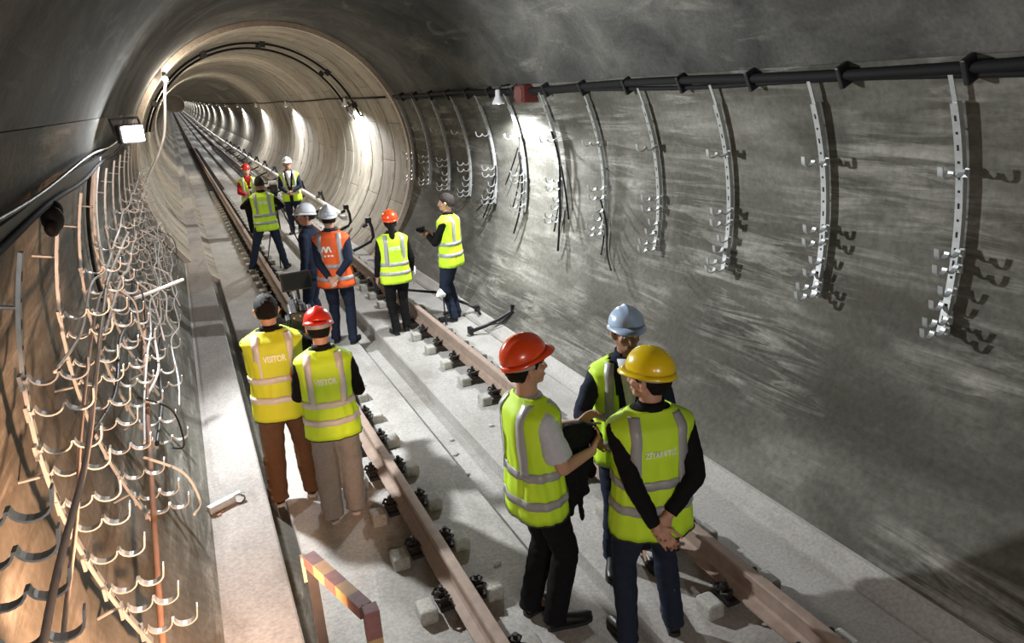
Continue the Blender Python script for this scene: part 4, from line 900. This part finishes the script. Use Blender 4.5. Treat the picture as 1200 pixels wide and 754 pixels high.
# ------------------------------------------------------------------ things people hold
def at_local(P, p): return P['M'] @ Vector(p)
rz1 = math.atan2(-.08, 1)
vc = thing('video_camera', 'black video camera rig with a raised monitor held by the cameraman', 'camera', at_local(P1, (.24, .42, 1.42)), rz1); vc.scale = (1.25, 1.25, 1.25)
mb = MB(); mb.box((0, .04, 0), (.12, .24, .14), bevel=.015); mb.box((.075, .0, .02), (.03, .16, .10), bevel=.008); mb.box((-.07, -.02, -.02), (.03, .12, .09), bevel=.006); mb.build('camera_body', M_BLKMET, vc)
mb = MB(); mb.lathe([(.0, 0), (.05, 0), (.052, .05), (.045, .06), (.045, .12), (.058, .13), (.058, .17), (0, .17)], (0, 0, 0), 18); mb.xform(Matrix.Translation((0, .15, 0)) @ Matrix.Rotation(-math.pi / 2, 4, 'X')); mb.build('lens', M_BLACK, vc, True)
mb = MB(); mb.tube([(0, -.06, .07), (0, -.06, .13), (0, .10, .13), (0, .12, .07)], .013, 8); mb.build('top_handle', M_BLKMET, vc, True)
mn = MB(); mn.box((0, 0, 0), (.20, .018, .12), bevel=.006, rot=Matrix.Rotation(-.25, 3, 'X')); o = mn.build('monitor', M_BLKMET, vc); o.location = (.02, .02, .25); o.rotation_euler = (0, .0, .15)
s2 = MB(); s2.box((0, -.0105, 0), (.175, .002, .098), rot=Matrix.Rotation(-.25, 3, 'X')); s2.build('screen', mat('dark_screen', (.02, .028, .035), .15), o)
mb = MB(); mb.tube([(.02, .0, .13), (.02, .02, .20)], .010, 8); mb.build('monitor_arm', M_BLKMET, vc)
mb = MB(); mb.tube([(-.09, -.05, -.09), (-.10, .10, -.09)], .009, 8); mb.tube([(.09, -.05, -.09), (.10, .10, -.09)], .009, 8); mb.box((0, 0, -.085), (.20, .05, .02)); mb.build('support_rods', M_BLKMET, vc)
mb = MB(); mb.tube([(.05, -.06, .0), (.13, -.10, -.05), (.12, -.05, -.20), (.05, .0, -.12)], .008, 6); mb.build('cable_loop', M_BLACK, vc, True)
mb = MB(); [mb.ell((x, -.083, z), (.008, .006, .008), 8) for x, z in ((-.03, .03), (.03, -.03), (.01, .04))]; mb.build('buttons', M_GALV, vc)
mc = thing('microphone', 'round red microphone foam between the two visitors', 'microphone', at_local(P2, (-.24, .20, 1.235)))
mb = MB(); mb.ell((0, 0, 0), (.035, .035, .042), 14); mb.build('foam', mat('red_foam', (.75, .015, .02), .9, bump=.3, scale=120), mc, True)
mb = MB(); mb.tube([(0, 0, -.03), (.06, .04, -.10), (.10, .06, -.14)], .012, 8); mb.build('handle', M_BLACK, mc, True)
# jacket over the young man's arm
jm = MB(); a = Vector((.04, .16, 1.07)); bq = Vector((.02, .36, 1.15))
for (p, q, r1, r2) in (((.02, .14, 1.10), (.03, .34, 1.16), .062, .055), ((.03, .16, 1.04), (.05, .20, .78), .065, .045), ((.0, .26, 1.10), (.02, .30, .80), .060, .040), ((.05, .22, 1.05), (.07, .17, .72), .045, .030), ((-.02, .32, 1.12), (-.01, .38, .86), .045, .028), ((.02, .26, .86), (.05, .27, .62), .035, .012), ((.0, .30, 1.18), (.04, .22, 1.20), .05, .05)):
    jm.cone(p, q, r1, r2, 12)
jk = bake(jm, 'folded_jacket', BLACKC, .010, 3, None, .012, 14); jk.matrix_world = P9['M']; tag(jk, 'black jacket draped over the young man\'s forearm', 'jacket')
# papers, bottle, phone
pp = MB(); pp.box((0, 0, 0), (.012, .15, .20), rot=Matrix.Rotation(.3, 3, 'X')); pp.box((.012, .02, -.01), (.006, .14, .19), rot=Matrix.Rotation(.45, 3, 'X')); o = pp.build('folded_papers', SHIRT); o.location = at_local(P4, (.30, .17, .80)); o.rotation_euler = (.1, .15, -.3); tag(o, 'folded white papers in the right hand of the orange helmet woman', 'paper')
t = thing('phone', 'dark phone in the left hand of the orange helmet woman', 'phone', at_local(P4, (-.27, .16, .76)), .3)
mb = MB(); mb.box((0, 0, 0), (.012, .075, .15), bevel=.004); mb.build('case', M_BLKMET, t); mb = MB(); mb.box((-.007, 0, 0), (.002, .066, .135)); mb.build('screen', mat('dark_screen', (.02, .028, .035), .15), t)
t = thing('hand_camera', 'small camera held up by the bareheaded man', 'camera', at_local(P5, (.02, .41, 1.27)), math.atan2(.75, .66))
mb = MB(); mb.box((0, 0, 0), (.13, .05, .08), bevel=.01); mb.build('camera_body', M_BLKMET, t); mb = MB(); mb.lathe([(0, 0), (.032, 0), (.032, .05), (.026, .055), (0, .055)], (0, 0, 0), 14); mb.xform(Matrix.Translation((0, .02, 0)) @ Matrix.Rotation(-math.pi / 2, 4, 'X')); mb.build('lens', M_BLACK, t, True)
t = thing('work_light', 'white lamp head on a thin black stand beside the bareheaded man', 'lamp', (1.10, 9.30, FLOOR))
mb = MB(); mb.tube([(0, 0, .0), (0, 0, .42)], .010, 8); [mb.tube([(0, 0, .12), (.14 * math.cos(k), .14 * math.sin(k), .008)], .007, 6) for k in (0.4, 2.5, 4.6)]; mb.build('stand', M_BLKMET, t)
mb = MB(); mb.lathe([(.0, -.05), (.03, -.05), (.04, -.01), (.065, .05), (.06, .05), (.0, .0)], (0, 0, 0), 16); mb.xform(Matrix.Translation((-.03, -.03, .46)) @ Matrix.Rotation(-1.0, 4, 'Y')); mb.build('lamp_head', M_WHITE, t, True)
# tripod and camcorder of the far filming group
t = thing('tripod', 'black camera tripod standing between the filming group', 'tripod', (-.30, 15.1, FLOOR))
mb = MB()
for k in (-1.9, .2, 2.3): L = MB(); L.tube([(.03 * math.cos(k), .03 * math.sin(k), 1.26), (.26 * math.cos(k), .26 * math.sin(k), .6), (.46 * math.cos(k), .46 * math.sin(k), 0.01)], [.016, .014, .011], 8); lg = L.build('leg', M_BLKMET, t, True); f_ = MB(); f_.ell((.46 * math.cos(k), .46 * math.sin(k), .012), (.022, .022, .012), 8); f_.build('foot', M_BLACK, lg)
mb.tube([(0, 0, .70), (0, 0, 1.36)], .018, 10); mb.build('centre_column', M_BLKMET, t, True)
mb = MB(); mb.box((0, 0, 1.38), (.10, .12, .06), bevel=.01); mb.tube([(0, -.05, 1.37), (.10, -.32, 1.24)], .010, 8); mb.build('pan_head', M_BLKMET, t)
t = thing('camcorder', 'black and white video camera on the far tripod', 'camera', (-.30, 15.1, FLOOR + 1.41), math.radians(-3))
mb = MB(); mb.box((0, .05, .08), (.14, .34, .16), bevel=.02); mb.build('camera_body', M_BLKMET, t)
mb = MB(); mb.box((0, .05, .20), (.16, .20, .07), bevel=.02); mb.build('light_panel', M_WHITE, t)
mb = MB(); mb.lathe([(0, 0), (.05, 0), (.05, .08), (.06, .09), (.06, .14), (0, .14)], (0, 0, 0), 14); mb.xform(Matrix.Translation((0, .21, .08)) @ Matrix.Rotation(-math.pi / 2, 4, 'X')); mb.build('lens', M_BLACK, t, True)
mb = MB(); mb.box((-.10, -.08, .12), (.05, .08, .06), bevel=.01); mb.build('viewfinder', M_BLKMET, t)
t = thing('hand_microphone', 'white flagged microphone held by the reporter in red', 'microphone', at_local(P7, (-.02, .40, 1.20)))
mb = MB(); mb.tube([(0, 0, -.12), (0, 0, .02)], .013, 8); mb.build('handle', M_BLACK, t, True); mb = MB(); mb.ell((0, 0, .05), (.028, .028, .035), 10); mb.build('foam', M_BLACK, t, True); mb = MB(); mb.box((0, 0, .0), (.06, .06, .05), bevel=.006); mb.build('flag', M_WHITE, t)

# ------------------------------------------------------------------ unseen stand fixtures added for the lamps outside the picture
def stand_lamp(name, label, head, aim, zf):
    t = thing(name, label, 'lamp', (0, 0, 0)); h = Vector(head); d = (Vector(aim) - h).normalized(); q = d.to_track_quat('Y', 'Z').to_matrix().to_4x4(); c = h - d * .14
    mb = MB(); mb.box((0, 0, 0), (.18, .07, .13), bevel=.012); mb.xform(Matrix.Translation(c) @ q); mb.build('housing', M_BLKMET, t)
    mb = MB(); mb.box((0, .038, 0), (.15, .01, .10), bevel=.003); mb.xform(Matrix.Translation(c) @ q); mb.build('glass', mat('warm_lamp_glass', (1, .9, .8), .3, emit=(1, .75, .5), estr=4), t)
    mb = MB(); mb.tube([c - Vector((0, 0, .05)), (c.x, c.y, zf + .02)], .014, 8); [mb.tube([(c.x, c.y, zf + .3), (c.x + .22 * math.cos(k), c.y + .22 * math.sin(k), zf + .012)], .009, 6) for k in (1.2, 3.3, 5.4)]; mb.build('stand', M_BLKMET, t)
stand_lamp('work_lamp', 'warm work lamp on a stand below the left edge of the picture', (-1.85, 1.75, 1.20), (-2.5, 3.6, .98), .12)
stand_lamp('work_lamp', 'added white work lamp on a tall stand, unseen behind the viewpoint', (-1.9, -3.6, 2.2), (-.2, 3, 1), .12)
